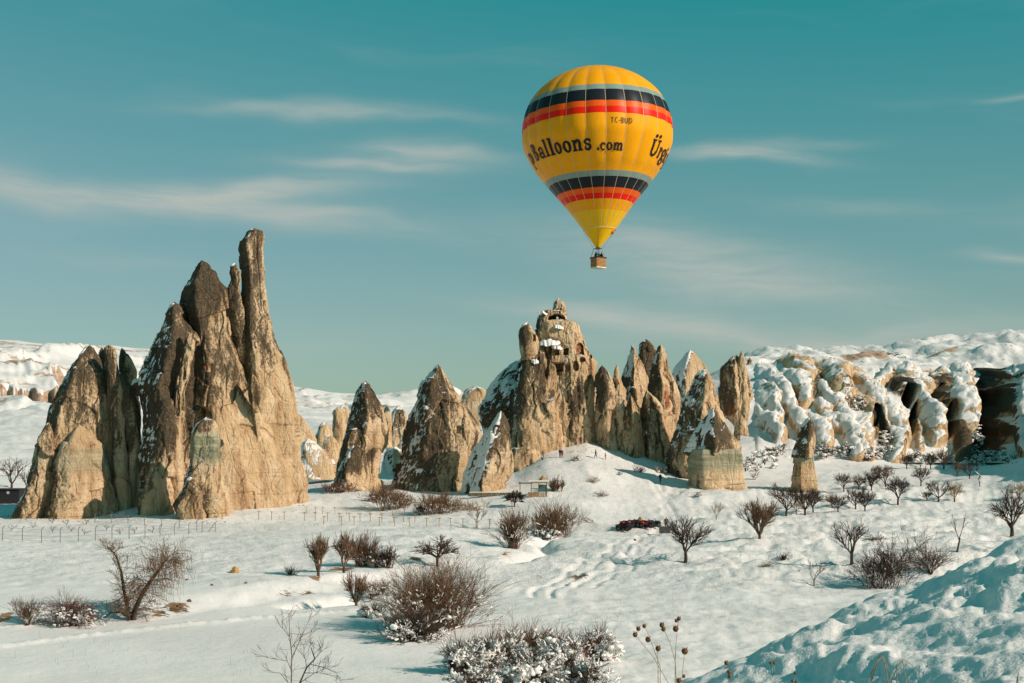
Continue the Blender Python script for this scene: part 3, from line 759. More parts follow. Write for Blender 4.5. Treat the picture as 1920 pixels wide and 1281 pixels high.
rock_group('rock_pillar', 380, 980, 196, 'slim rock pillar with a green striped band, standing in front of the tall massif', [
    ('pillar', dict(L=[(384, 783), (370, 797), (363, 812), (363, 835), (360, 868), (352, 900), (345, 930), (326, 948), (338, 976)],
                    R=[(393, 782), (403, 790), (408, 812), (408, 850), (413, 870), (417, 900), (420, 940), (428, 978)], D=196, depth=.95, faces=[(-160, .8), (-85, .75), (-10, .8), (90, .9)],
                    facet=.7, seed=79, snow=-.02, dark=.45, dark_lo=.45, green=(812, 866, 1.0), groove=.35, rough=.45, strata=.5)),
    ('foot', dict(L=[(352, 900), (340, 925), (325, 948), (336, 972)], R=[(366, 895), (378, 920), (385, 950), (388, 978)], D=193.5, depth=1.0, seed=83, snow=-.05, dark=.4, dark_lo=.3, groove=.5, rough=.45))],
    'fairy chimneys at the edge of the snowfield')

# ---- three cones in the middle
rock_group('fairy_chimney', 668, 918, 236, 'slender grooved cone with a notched neck, left of the broad cone', [
    ('cap', dict(L=[(680, 716), (670, 735), (662, 756), (650, 792), (642, 830), (640, 850)], R=[(690, 715), (700, 728), (713, 752), (722, 776), (729, 806), (728, 832), (718, 850), (700, 856)], D=236, depth=.95,
                 faces=[(-138, .58), (-55, .64), (10, .8), (90, .9)], facet=.9, seed=89, snow=.34, dark=.62, dark_lo=.02, groove=.35, rough=.4, base_drop=1, cracks=.1)),
    ('stem', dict(L=[(652, 800), (640, 838), (632, 868), (626, 895), (619, 918)], R=[(714, 800), (714, 838), (713, 868), (711, 895), (713, 918)], D=236, depth=.85, faces=[(-165, .72), (-70, .8), (90, .9)], facet=.8,
                  seed=97, snow=-.18, dark=.45, dark_lo=.2, groove=.4, rough=.4, strata=.3)),
    ('lower_tip', dict(L=[(661, 836), (648, 850), (638, 880), (628, 905), (624, 916)], R=[(668, 834), (682, 846), (690, 880), (694, 912)], D=232.5, depth=.95, faces=[(-165, .7), (-60, .75), (90, .9)], facet=.85, seed=101, snow=.02, dark=.85, dark_lo=.35, groove=.5, rough=.45))])
rock_group('fairy_chimney', 815, 912, 236, 'broad pointed cone with a small square window, between two lesser cones', [
    ('cone', dict(L=[(817, 686), (806, 702), (790, 733), (765, 780), (752, 820), (745, 860), (738, 890), (731, 914)],
                  R=[(826, 684), (836, 700), (850, 728), (874, 762), (892, 788), (901, 806), (900, 838), (892, 870), (884, 910)], D=236, depth=.9, faces=[(-145, .66), (-82, .72), (-25, .80), (90, .9)], facet=.85,
                  seed=103, snow=.14, dark=.50, dark_lo=.5, groove=.35, rough=.5, strata=.1, cracks=.1, green=(888, 930, .35), holes=[(861, 806, 8, 13, .9, 'r')]))])
rock_group('fairy_chimney', 915, 910, 226, 'small sharp pyramid with a snow-covered side, at the foot of the carved castle rock', [
    ('cone', dict(L=[(938, 772), (926, 790), (912, 808), (900, 826), (886, 856), (874, 884), (868, 908)], R=[(942, 771), (948, 786), (953, 810), (958, 840), (963, 868), (962, 885), (950, 906)], D=226, depth=.95,
                  faces=[(-150, .55), (-48, .6), (80, .9)], facet=.95, seed=107, snow=.44, dark=.6, dark_lo=.5, groove=.3, rough=.42))])

# ---- the castle rock
rock_group('castle_rock', 1050, 845, 262, 'large carved rock castle with a cave room at its crown and windows down its face', [
    ('snowy_shoulder', dict(L=[(985, 664), (960, 690), (932, 713), (906, 740), (893, 765), (897, 790), (905, 815), (930, 850)], R=[(1005, 660), (1012, 700), (1015, 850)], D=268, depth=1.0, faces=[(-160, .6), (-120, .7), (-40, .8), (90, .9)],
                            facet=.8, seed=109, snow=.34, dark=.8, dark_lo=.5, groove=.7, rough=.7)),
    ('left_column', dict(L=[(988, 655), (978, 676), (968, 712), (958, 760), (955, 810), (952, 858)], R=[(1008, 650), (1022, 665), (1030, 700), (1035, 760), (1036, 850)], D=260, depth=1.0, faces=[(-168, .7), (-80, .85), (0, .8), (90, .9)], facet=.7,
                         seed=113, snow=-.15, dark=.5, dark_lo=.1, groove=.75, rough=.6, cracks=.3)),
    ('main_wall', dict(L=[(1015, 625), (1006, 650), (1008, 700), (1010, 760), (1015, 852)], R=[(1082, 600), (1100, 648), (1116, 680), (1118, 715), (1118, 760), (1120, 842)], D=262, depth=.75, faces=[(-150, .8), (-92, .72), (-25, .8), (90, .9)], facet=.75,
                       seed=127, snow=-.25, hole_dark=.22, dark=.22, dark_lo=.05, groove=.6, rough=.55, nsc=.8, cracks=.2, red=.45, step_px=.95,
                       holes=[(1043, 661, 9, 13, 2.6, 'a'), (1060, 661, 8, 11, 3, 'r'), (1034, 690, 40, 16, 1.3, 'r'), (1040, 688, 8, 8, .8, 'r'), (1086, 655, 15, 22, 1.8, 'a'), (1078, 688, 10, 20, 1.0, 'e'), (1090, 676, 12, 10, .9, 'e'), (1108, 668, 5, 8, 1.5, 'e'),
                              (1030, 655, 6, 20, .5, 'e'), (1037, 700, 30, 10, .6, 'r'), (1066, 764, 5, 8, 1, 'r'), (1074, 736, 5, 10, .6, 'e'), (1038, 816, 20, 16, 1.5, 'r'), (1088, 822, 22, 30, 1.0, 'r'), (1092, 816, 5, 10, 1.6, 'r'), (1054, 828, 5, 6, 1.2, 'a')],
                       reds=[(1086, 655, 15, 20), (1078, 688, 10, 18), (1090, 676, 12, 9), (1064, 690, 8, 16), (1060, 661, 8, 11)])),
    ('crown', dict(L=[(1044, 560), (1040, 572), (1034, 583), (1014, 584), (1009, 594), (1004, 618), (1008, 640), (1010, 660)], R=[(1052, 560), (1059, 574), (1062, 588), (1065, 600), (1067, 622), (1070, 642), (1078, 665)], D=262.5, depth=.85,
                   faces=[(-165, .75), (-92, .72), (-20, .8), (90, .85)], facet=.8, seed=131, snow=.02, hole_dark=.42, dark=.35, dark_lo=.0, groove=.3, rough=.62, nsc=.55, step_px=.8, red=.25, base_drop=1,
                   holes=[(1044, 600, 32, 20, 3.9, 'a'), (1040, 629, 28, 15, 1.1, 'r'), (1036, 630, 5, 6, 1.4, 'r'), (1040, 618, 36, 5, -.5, 'r'), (1038, 646, 40, 8, -1.0, 'r')], cuts=[(1045.5, 596, 6, 8)])),
    ('left_knob', dict(L=[(988, 604), (979, 612), (976, 628), (978, 645), (980, 668)], R=[(991, 604), (996, 614), (1003, 630), (1010, 652), (1010, 668)], D=259, depth=.95, seed=137, snow=-.1, dark=.55, groove=.3, rough=.4, base_drop=1, holes=[(1001, 634, 5, 12, 1.2, 'r')], red=.3)),
    ('right_knob', dict(L=[(1076, 602), (1070, 616), (1067, 645), (1060, 690)], R=[(1081, 602), (1087, 618), (1091, 640), (1104, 655), (1114, 672), (1118, 700)], D=263, depth=.9, seed=139, snow=-.35, dark=.3, groove=.4, rough=.45, base_drop=1, holes=[(1110, 668, 5, 8, 1, 'r')])),
    ('rib', dict(L=[(1030, 664), (1024, 700), (1012, 760), (1010, 800), (1008, 850)], R=[(1036, 668), (1044, 705), (1050, 760), (1056, 800), (1060, 846)], D=259.5, depth=.8, seed=149, snow=-.4, dark=.25, dark_lo=.05, groove=.7, rough=.5, cracks=.2, nsc=.7)),
    ('grey_buttress', dict(L=[(1056, 704), (1054, 740), (1060, 780), (1066, 842)], R=[(1080, 700), (1096, 730), (1104, 780), (1110, 838)], D=260, depth=.8, seed=151, snow=-.4, dark=.35, dark_lo=.15, groove=.6, rough=.5, nsc=.7)),
    ('right_fin', dict(L=[(1128, 684), (1121, 700), (1117, 735), (1118, 780), (1116, 838)], R=[(1130, 684), (1142, 700), (1150, 720), (1156, 770), (1162, 836)], D=259, depth=1.0, faces=[(-138, .6), (-50, .68), (90, .9)], facet=.9, seed=157, snow=-.1, dark=.35, dark_lo=.0, groove=.7, rough=.6, nsc=.8, cracks=.4)),
    ('needle', dict(L=[(1155, 684), (1151, 700), (1148, 740), (1146, 790), (1148, 838)], R=[(1159, 685), (1163, 708), (1170, 730), (1180, 770), (1184, 836)], D=259.5, depth=1.0, seed=163, snow=-.1, dark=.2, dark_lo=.0, groove=.6, rough=.45, nsc=.8)),
    ('low_fin', dict(L=[(1180, 741), (1175, 760), (1172, 800), (1172, 838)], R=[(1185, 741), (1194, 760), (1204, 800), (1212, 842)], D=257, depth=1.0, faces=[(-138, .6), (-50, .68), (90, .9)], facet=.9, seed=167, snow=-.3, dark=.3, dark_lo=.05, groove=.6, rough=.45, nsc=.8)),
    ('foot_rock', dict(L=[(962, 846), (956, 858), (958, 872)], R=[(1000, 838), (1012, 852), (1016, 868)], D=255.5, depth=1.0, seed=173, snow=-.1, dark=.3, groove=.4, rough=.5))],
    'rocks on the snowy mound')
castle = [o for o in bpy.data.objects if o.name.startswith('castle_rock')][0]
def ledge(px, py, w, D, h=.45, d=1.6, seed=1, sl=0.0):
    n = 44; m = 16; t = np.linspace(0, 1, n)[:, None]; q = np.linspace(0, np.pi, m)[None, :]
    prof = np.sqrt(np.clip(1 - (2 * t - 1) ** 2, 0, 1)) * (1 + .35 * perlin(t * 6 + seed, t * 0, t * 0, 3))
    x = (px - CX + (t - .5) * w) / F * D + 0 * q
    y = D - d * np.cos(q) * prof; z = CAMZ - (py - CY) / F * D - .25 + (h * np.sin(q) + .12) * prof * (1 + .8 * perlin(t * 7 + seed, q * 1.5, q * 0, 7)) - .4 * (q < .5) * prof + .45 * perlin(t * 3 + seed * 5, q * 0, q * 0, 4) + sl * (t - .5)
    o = link('snow_ledge', mesh_np('snow_ledge', np.stack([x, y, z], -1).reshape(-1, 3), grid_faces(n, m)[:, ::-1], M['snow_ground']), castle)
    o.matrix_parent_inverse = Matrix.Translation(-castle.location)
ledge(1047, 612, 24, 260.2, .3, 1.5, 1, -.5); ledge(1066, 640, 12, 260.2, .3, 1.0, 9, -.5); ledge(1030, 644, 42, 258.9, .75, 1.6, 2, .5); ledge(1044, 650, 22, 258.6, .3, 1.2, 8, -.2); ledge(1018, 585, 20, 260.8, .12, 1.0, 3); ledge(1003, 677, 18, 257.9, .5, 1.2, 5)
rock_group('fairy_chimney', 1190, 800, 276, 'grooved cone with a snowy left edge, first behind the castle rock', [
    ('cone', dict(L=[(1184, 647), (1176, 662), (1168, 684), (1160, 712), (1158, 750), (1156, 830)], R=[(1190, 647), (1200, 668), (1210, 690), (1218, 712), (1222, 745), (1226, 830)], D=276, depth=.95, faces=[(-138, .60), (-52, .66), (20, .85), (90, .9)], facet=.85,
                  seed=179, snow=.28, dark=.45, groove=.5, rough=.5))], 'rocks on the snowy mound')
rock_group('fairy_chimney', 1212, 760, 290, 'small dark cone tip peeping between two larger pale cones', [
    ('cone', dict(L=[(1208, 637), (1200, 650), (1197, 668), (1194, 720), (1190, 800)], R=[(1215, 636), (1223, 652), (1230, 672), (1234, 720), (1240, 800)], D=290, depth=.95, seed=181, snow=.05, dark=.8, groove=.4, rough=.45))], 'rocks on the snowy mound')
rock_group('fairy_chimney', 1240, 845, 268, 'pinkish tall cone with snow on its pointed head', [
    ('cone', dict(L=[(1235, 647), (1227, 664), (1218, 692), (1216, 720), (1212, 780), (1208, 846)], R=[(1242, 646), (1249, 665), (1254, 690), (1266, 715), (1273, 740), (1276, 762), (1272, 790), (1266, 850)], D=268, depth=.95, faces=[(-138, .60), (-52, .66), (20, .85), (90, .9)], facet=.8,
                  seed=191, snow=.02, dark=.25, dark_lo=-.05, groove=.6, rough=.6, cracks=.2, reds=[(1248, 750, 24, 60)]))], 'rocks on the snowy mound')
rock_group('fairy_chimney', 1232, 850, 258, 'low dark cone leaning against the foot of the pinkish cone', [
    ('cone', dict(L=[(1211, 732), (1205, 748), (1202, 780), (1203, 815), (1205, 845)], R=[(1216, 732), (1228, 748), (1240, 772), (1252, 800), (1260, 830), (1262, 852)], D=258, depth=.95, faces=[(-165, .65), (-75, .78), (90, .9)], facet=.85, seed=193, snow=.0, dark=.5, dark_lo=.35, groove=.5, rough=.5))], 'rocks on the snowy mound')
rock_group('fairy_chimney', 1295, 730, 320, 'smooth far cone with a broad white snow patch on its side', [
    ('cone', dict(L=[(1292, 657), (1282, 672), (1268, 690), (1260, 706), (1256, 730), (1250, 780)], R=[(1298, 657), (1310, 672), (1324, 688), (1328, 704), (1332, 730), (1336, 780)], D=320, depth=.95, faces=[(-160, .6), (-50, .75), (90, .9)], facet=.85, seed=197, snow=.46, dark=.3, groove=.12, rough=.22))], 'rocks on the snowy mound')
rock_group('fairy_chimney', 1305, 868, 250, 'tall brown cone standing behind the flat-footed pyramid', [
    ('cone', dict(L=[(1319, 692), (1308, 706), (1296, 730), (1282, 756), (1270, 790), (1262, 820), (1254, 850), (1253, 870)], R=[(1324, 690), (1332, 704), (1340, 730), (1350, 756), (1356, 790), (1360, 830), (1362, 870)], D=250, depth=.95, faces=[(-138, .60), (-52, .66), (20, .85), (90, .9)], facet=.85,
                  seed=199, snow=.03, dark=.38, dark_lo=.35, groove=.45, rough=.55, cracks=.3))], 'rocks on the snowy mound')
rock_group('fairy_chimney', 1345, 912, 236, 'pyramid-headed rock on a pale green squared foot', [
    ('cap', dict(L=[(1334, 766), (1322, 786), (1308, 808), (1297, 832), (1290, 850), (1300, 858)], R=[(1340, 765), (1350, 778), (1362, 795), (1376, 816), (1391, 838), (1385, 850)], D=236, depth=.95, faces=[(-142, .52), (-50, .58), (20, .8), (100, .9)], facet=.95,
                 seed=211, snow=.22, dark=.62, dark_lo=.45, groove=.28, rough=.4, base_drop=.6)),
    ('foot', dict(L=[(1296, 838), (1292, 856), (1291, 875), (1293, 898)], R=[(1382, 838), (1389, 860), (1392, 885), (1396, 915)], D=236, depth=.85, faces=[(-160, .7), (-75, .7), (10, .75), (100, .8)], facet=.9, seed=223, snow=-.6, dark=-.15, dark_lo=-.1, green=(835, 885, .9), groove=.2, rough=.22, strata=.6))],
    'rocks on the snowy mound')
rock_group('fairy_chimney', 1385, 800, 286, 'jagged red-brown rock with a forked top, beside the snowy hillside', [
    ('cone', dict(L=[(1378, 664), (1364, 676), (1352, 690), (1350, 720), (1350, 752), (1358, 780), (1376, 800)], R=[(1386, 668), (1396, 690), (1402, 714), (1406, 745), (1404, 770), (1395, 792), (1388, 802)], D=286, depth=.95, faces=[(-140, .62), (-58, .66), (0, .8), (90, .9)], facet=.7,
                  seed=227, snow=.02, dark=.5, dark_lo=.3, groove=.6, rough=.6, reds=[(1366, 765, 26, 46)])),
    ('spire', dict(L=[(1388, 658), (1384, 675), (1380, 710), (1378, 790)], R=[(1392, 658), (1397, 675), (1402, 705), (1408, 750), (1402, 790)], D=285, depth=.9, seed=229, snow=-.2, dark=.2, groove=.5, rough=.45))], 'rocks on the snowy mound')
rock_group('rock_pillar', 1507, 908, 234, 'small lone pillar with a dark snow-streaked cap and green waist', [
    ('cap', dict(L=[(1515, 784), (1508, 796), (1500, 815), (1492, 835), (1484, 853)], R=[(1520, 782), (1524, 796), (1526, 820), (1527, 850)], D=234, depth=1.0, faces=[(-150, .6), (-30, .7), (90, .9)], facet=.9, seed=233, snow=.07, dark=.75, dark_lo=.4, groove=.3, rough=.35, base_drop=.5, step_px=.9)),
    ('stem', dict(L=[(1488, 845), (1486, 870), (1484, 890), (1483, 910)], R=[(1526, 845), (1527, 870), (1529, 890), (1532, 910)], D=234, depth=1.0, faces=[(-160, .75), (-80, .75), (0, .8), (90, .9)], facet=.8, seed=239, snow=-.5, dark=.1, green=(846, 872, 1), groove=.3, rough=.3, strata=.5, step_px=.9))],
    'rocks on the snowy mound')
# ------------------------------------------------------------------ the snow-draped rounded rocks on the hillside
S_, T_, K_ = (1.0, .10), (.38, .05), (.15, .55)      # (snow cover, dark varnish)
OUTCROPS = [
 (1440, 800, 'pile of low rounded snow-capped rocks next to the jagged red-brown rock', [
    ([(1426, 724, 9), (1445, 737, 12), (1460, 757, 11)], (.72, .05)), ([(1422, 744, 9), (1448, 760, 12), (1460, 788, 11)], (.9, .05)),
    ([(1424, 788, 12), (1447, 800, 18), (1462, 820, 12)], (.9, .05)), ([(1458, 718, 9), (1474, 738, 14), (1486, 768, 12)], S_),
    ([(1412, 768, 8), (1424, 780, 9), (1436, 792, 7)], S_), ([(1474, 768, 9), (1496, 790, 14), (1512, 818, 13)], S_), ([(1420, 700, 8), (1440, 706, 10), (1452, 716, 8)], S_)]),
 (1520, 700, 'bare tan smooth-backed ridges below the skyline, above the lone pillar', [
    ([(1458, 674, 9), (1481, 679, 13), (1505, 699, 13), (1518, 732, 9)], T_), ([(1494, 680, 10), (1512, 692, 14), (1524, 708, 9)], T_),
    ([(1527, 682, 7), (1546, 693, 11), (1582, 694, 11), (1628, 728, 8)], T_), ([(1556, 702, 16), (1572, 718, 25), (1586, 748, 15)], (.5, .25)),
    ([(1470, 710, 9), (1495, 716, 14), (1508, 738, 13), (1513, 756, 10)], S_), ([(1538, 704, 7), (1530, 722, 8), (1518, 742, 7)], K_)]),
 (1580, 800, 'long snow-covered rock tongues running down behind the orchard', [
    ([(1539, 731, 8), (1563, 757, 14), (1594, 794, 9)], S_), ([(1536, 760, 8), (1550, 778, 10), (1558, 792, 7)], S_),
    ([(1548, 791, 9), (1580, 803, 14), (1606, 826, 14), (1630, 858, 8)], S_), ([(1520, 800, 12), (1542, 816, 17), (1548, 836, 12)], (.88, .05)),
    ([(1598, 784, 9), (1618, 803, 16), (1628, 834, 10)], (.95, .05)), ([(1588, 824, 9), (1606, 856, 12)], S_),
    ([(1590, 746, 7), (1630, 762, 10), (1653, 818, 8)], (.5, .25)), ([(1626, 732, 8), (1641, 748, 11), (1650, 776, 11), (1660, 814, 7)], S_)]),
 (1680, 800, 'snowy rock spur ending in a dark blunt nose, before the first cave', [
    ([(1640, 733, 9), (1651, 760, 13), (1676, 782, 16), (1691, 808, 13), (1697, 834, 8)], S_), ([(1668, 818, 9), (1684, 836, 14), (1683, 864, 13)], (.72, .35)),
    ([(1642, 745, 6), (1654, 780, 9), (1662, 822, 7)], (.4, .25)), ([(1662, 712, 10), (1642, 724, 9), (1625, 738, 7)], (.6, .1))]),
 (1740, 780, 'broad snow-draped rock rib with caves on both its sides', [
    ([(1670, 694, 10), (1700, 710, 19), (1736, 730, 12)], (.66, .1)), ([(1690, 716, 12), (1714, 741, 17), (1736, 766, 16), (1753, 795, 22), (1760, 826, 15)], S_),
    ([(1664, 706, 8), (1686, 728, 12), (1708, 748, 9)], K_), ([(1712, 788, 6), (1720, 815, 9), (1722, 842, 8)], (.3, .4))]),
 (1810, 780, 'great snow-plastered buttress at the mouth of the large dark cave', [
    ([(1784, 678, 9), (1800, 700, 19), (1813, 730, 16), (1822, 760, 10)], (.66, .1)), ([(1772, 706, 9), (1795, 730, 16), (1812, 760, 10)], (.92, .1)),
    ([(1794, 742, 15), (1808, 770, 25), (1820, 800, 20), (1826, 822, 9)], S_), ([(1797, 812, 14), (1804, 840, 16), (1808, 862, 14)], (-.2, .8)),
    ([(1782, 680, 7), (1768, 700, 10), (1750, 724, 8)], (.5, .4)), ([(1748, 716, 9), (1766, 724, 14), (1784, 740, 12)], K_)]),
 (1880, 700, 'overhanging brown rock roof above the large dark cave', [
    ([(1820, 684, 9), (1840, 688, 13), (1866, 698, 12), (1886, 704, 11), (1912, 698, 13)], (.5, .6)), ([(1874, 686, 6), (1886, 692, 9), (1894, 700, 7)], (.5, .3)), ([(1902, 680, 14), (1930, 668, 18)], (.2, .9))]),
 (1915, 790, 'dark cave wall with a sheet of shaded snow, at the edge of the large cave', [
    ([(1932, 700, 14), (1920, 750, 16), (1918, 800, 16), (1926, 850, 14)], (.8, .6)), ([(1960, 700, 20), (1956, 780, 22), (1960, 850, 20)], (.8, .6))]),
]
HOLLOWS = [(1866, 750, 45, 54, 30, .12), (1864, 814, 42, 50, 27, 0), (1704, 748, 15, 19, 15, -.4), (1712, 790, 9, 28, 8, .2), (1757, 752, 19, 20, 15, .3), (1778, 796, 13, 34, 9, .1), (1640, 790, 9, 20, 3, -.3), (1652, 812, 8, 26, 3, -.2)]
def build_badlands():
    pxs = np.arange(1408, 1976, 1.25); Ds = np.arange(284, 372, .5)
    PX, DD = np.meshgrid(pxs, Ds, indexing='ij')
    z = height((PX - CX) / F * DD, DD) - CAMZ
    py = CY - z / DD * F
    pymin = np.minimum.accumulate(py, 1)             # visible rows only
    rows = 165; G = np.zeros((len(pxs), rows, 3)); YY = np.zeros((len(pxs), rows))
    for i, p in enumerate(pxs):
        yt = pymin[i].min() + 1.5
        yq = np.linspace(872, yt, rows)
        D = np.interp(-yq, -pymin[i], Ds)
        G[i, :, 0] = (p - CX) / F * D; G[i, :, 1] = D; G[i, :, 2] = CAMZ - (yq - CY) / F * D; YY[i] = yq
    # smooth the base a little so ledges do not jump
    for _ in range(6):
        G[:, 1:-1] = (G[:, :-2] + G[:, 1:-1] * 2 + G[:, 2:]) / 4
        G[1:-1] = (G[:-2] + G[1:-1] * 2 + G[2:]) / 4
    PX = np.repeat(pxs[:, None], rows, 1)
    wx = 5 * fbm(PX / 34, YY / 34, seed=201, octaves=3); wy = 5 * fbm(PX / 34, YY / 34, seed=202, octaves=3)
    U, V = PX + wx, YY + wy
    n_l = sum(len(o[3]) for o in OUTCROPS)
    hs, snw, dkv, oid = [], [], [], []
    for oi, (ax, ay, lab, lobes) in enumerate(OUTCROPS):
        for li, (path, (sn, dk)) in enumerate(lobes):
            best = np.full(U.shape, -9.0)
            for (x0, y0, r0), (x1, y1, r1) in zip(path[:-1], path[1:]):
                dx, dy = x1 - x0, y1 - y0
                t = np.clip(((U - x0) * dx + (V - y0) * dy) / (dx * dx + dy * dy), 0, 1)
                R = (r0 + (r1 - r0) * t) * 1.06
                # steeper on the lower right side
                ox, oy = U - x0 - t * dx, V - y0 - t * dy
                d = np.hypot(ox, oy) * (1 + .18 * np.tanh((ox * .6 + oy * .4) / R))
                q = d / R
                h = R * .118 * 1.45 * np.where(q < 1, np.sqrt(np.clip(1 - q * q, 0, 1)), -2.0 * (q - 1))
                best = np.maximum(best, h)
            hs.append(best); snw.append(sn); dkv.append(dk); oid.append(oi)
    hs = np.array(hs)
    k = 5.0
    H = np.log(np.exp(np.clip(k * hs, -30, 30)).sum(0) + np.exp(k * (-.15))) / k
    am = hs.argmax(0); inside = sstep(hs.max(0), -.1, .35)
    wgt = np.exp(4 * np.clip(hs, -9, 9)); wgt /= wgt.sum(0)
    SN = (wgt * np.array(snw)[:, None, None]).sum(0); DK = (wgt * np.array(dkv)[:, None, None]).sum(0)
    SN = SN * inside + .95 * (1 - inside); DK = DK * inside
    O = np.array(oid)[am]
    P = G.copy()
    n = grid_normals(P)
    if n[..., 2].mean() < 0: n = -n
    for _ in range(20): n[1:-1, 1:-1] = (n[:-2, 1:-1] + n[2:, 1:-1] + n[1:-1, :-2] + n[1:-1, 2:]) / 4
    n /= np.linalg.norm(n, axis=-1, keepdims=True)
    X, Y, Z = P[..., 0], P[..., 1], P[..., 2]
    H = H + inside * (.40 * fbm(X / 3.4, Y / 5, Z / 3.4, 4, .5, 205) + .35 * ridged(X / 6, Y / 9, Z / 6, 2, .5, 206) - .1) + .25 * fbm(X / 2.2, Y / 3, Z / 2.2, 4, .55, 207)
    c1, e1 = chips(X / 4.0, Y / 6, Z / 4.0, 208)
    c2, e2 = chips(X / 1.6, Y / 2.4, Z / 1.6, 218)
    H = H + .7 * inside * c1 + .28 * inside * c2
    edge = sstep(PX, 1408, 1450) * (1 - sstep(PX, 1962, 1975)) * sstep(872 - YY, 0, 9) 
    H = H * edge + .35 * (1 - edge)
    H = H - .9 * (1 - sstep(PX, 1408, 1424))
    P = P + n * H[..., None]
    P[..., 0] += .16 * np.maximum(H, 0); P[..., 2] -= .05 * np.maximum(H, 0)
    hol = np.zeros_like(H)
    for (cx, cy, rx, ry, dep, rot) in HOLLOWS:
        ox, oy = PX + .8 * wx - cx, YY + .8 * wy - cy
        a, b = ox * math.cos(rot) + oy * math.sin(rot), -ox * math.sin(rot) + oy * math.cos(rot)
        m = 1 - sstep(np.hypot(a / rx, b / ry), .62, 1.0)
        hol = np.maximum(hol, m)
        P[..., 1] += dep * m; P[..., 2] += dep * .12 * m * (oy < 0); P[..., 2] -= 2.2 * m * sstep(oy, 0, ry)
    for _ in range(1):
        P[1:-1, 1:-1] = P[1:-1, 1:-1] * .5 + (P[:-2, 1:-1] + P[2:, 1:-1] + P[1:-1, :-2] + P[1:-1, 2:]) / 8
    nr = grid_normals(P)
    if (nr * n).sum(-1).mean() < 0: nr = -nr
    face = nr[..., 2] - .16 * nr[..., 0]
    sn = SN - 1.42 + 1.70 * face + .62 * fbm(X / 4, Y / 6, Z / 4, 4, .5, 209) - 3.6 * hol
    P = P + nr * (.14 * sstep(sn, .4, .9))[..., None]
    dk = DK + .3 * fbm(X / 5, Y / 7, Z / 5, 3, .5, 210) + 1.9 * hol  # hollows blackened in colour to stand for cave shade
    base = P.reshape(-1, 3)
    Fq = grid_faces(len(pxs), rows)
    fo = O.ravel()[Fq[:, 0]]
    at = dict(dark=dk, snow=sn, green=dk * 0, strata=dk * 0 + .15, red=dk * 0)
    for oi, (ax, ay, lab, lobes) in enumerate(OUTCROPS):
        f = Fq[fo == oi]
        if not len(f): continue
        used = np.unique(f); mp = np.full(len(base), -1); mp[used] = np.arange(len(used))
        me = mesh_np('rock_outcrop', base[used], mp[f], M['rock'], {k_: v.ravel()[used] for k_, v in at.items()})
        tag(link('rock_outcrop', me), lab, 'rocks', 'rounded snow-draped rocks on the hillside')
build_badlands()

# ------------------------------------------------------------------ lesser cones in the valley behind
for (lab, D, L, R, sn, dk, sd) in [
    ('tan cone half hidden by the right end of the tall massif', 292, [(552, 772), (540, 800), (530, 850)], [(556, 772), (572, 790), (592, 825), (596, 850)], -.1, .0, 401),
    ('small rounded tan cone in the valley, left of the slender cone', 322, [(606, 790), (596, 802), (590, 826), (586, 850)], [(611, 790), (620, 805), (626, 830), (630, 850)], .05, .1, 402),
    ('pale rock fin just left of the slender cone', 380, [(630, 764), (624, 774), (622, 800), (620, 820)], [(638, 763), (644, 775), (647, 800), (648, 820)], .0, .0, 403),
    ('far snow-dusted fin beside the pale one', 420, [(640, 760), (634, 772), (630, 800)], [(648, 758), (656, 772), (660, 800)], .5, .2, 404),
    ('low tan cone in the deep snow of the valley', 300, [(614, 815), (606, 830), (600, 856)], [(622, 814), (632, 830), (640, 860)], .35, .0, 405),
    ('dark dome with a snow sheet between the slender and the broad cone', 330, [(744, 762), (734, 774), (728, 796), (726, 825)], [(752, 762), (762, 776), (766, 800), (770, 825)], .42, .8, 406),
    ('small tan knob behind the slender cone', 300, [(722, 762), (716, 790), (714, 815)], [(728, 762), (733, 780), (732, 815)], -.1, .0, 407),
    ('broad pale far rock behind the shoulder of the broad cone', 420, [(884, 724), (872, 736), (862, 765), (860, 780)], [(900, 724), (910, 732), (918, 760), (922, 780)], .3, .0, 408),
    ('snowy little hump at the foot of the valley between the cones', 285, [(736, 838), (722, 850), (716, 872)], [(746, 838), (758, 855), (764, 872)], .6, .1, 409),
    ('low snow-backed slab in the valley beside the massif', 275, [(572, 824), (562, 840), (560, 868)], [(584, 824), (606, 842), (628, 872)], .62, .1, 410),
    ('small dark rock among the far slopes', 350, [(674, 775), (668, 790), (664, 810)], [(682, 775), (690, 795), (694, 810)], .3, .6, 411),
    ('tiny grey pillar on the skyline of the snowy hill', 372, [(1404, 670), (1401, 676), (1399, 690)], [(1407, 670), (1410, 678), (1412, 690)], -.1, .3, 412)]:
    rock_group('fairy_chimney', (L[-1][0] + R[-1][0]) / 2, L[-1][1], D, lab, [('cone', dict(L=L, R=R, D=D, depth=.95, seed=sd, snow=sn, dark=dk, groove=.25, rough=.35))], 'lesser cones behind')
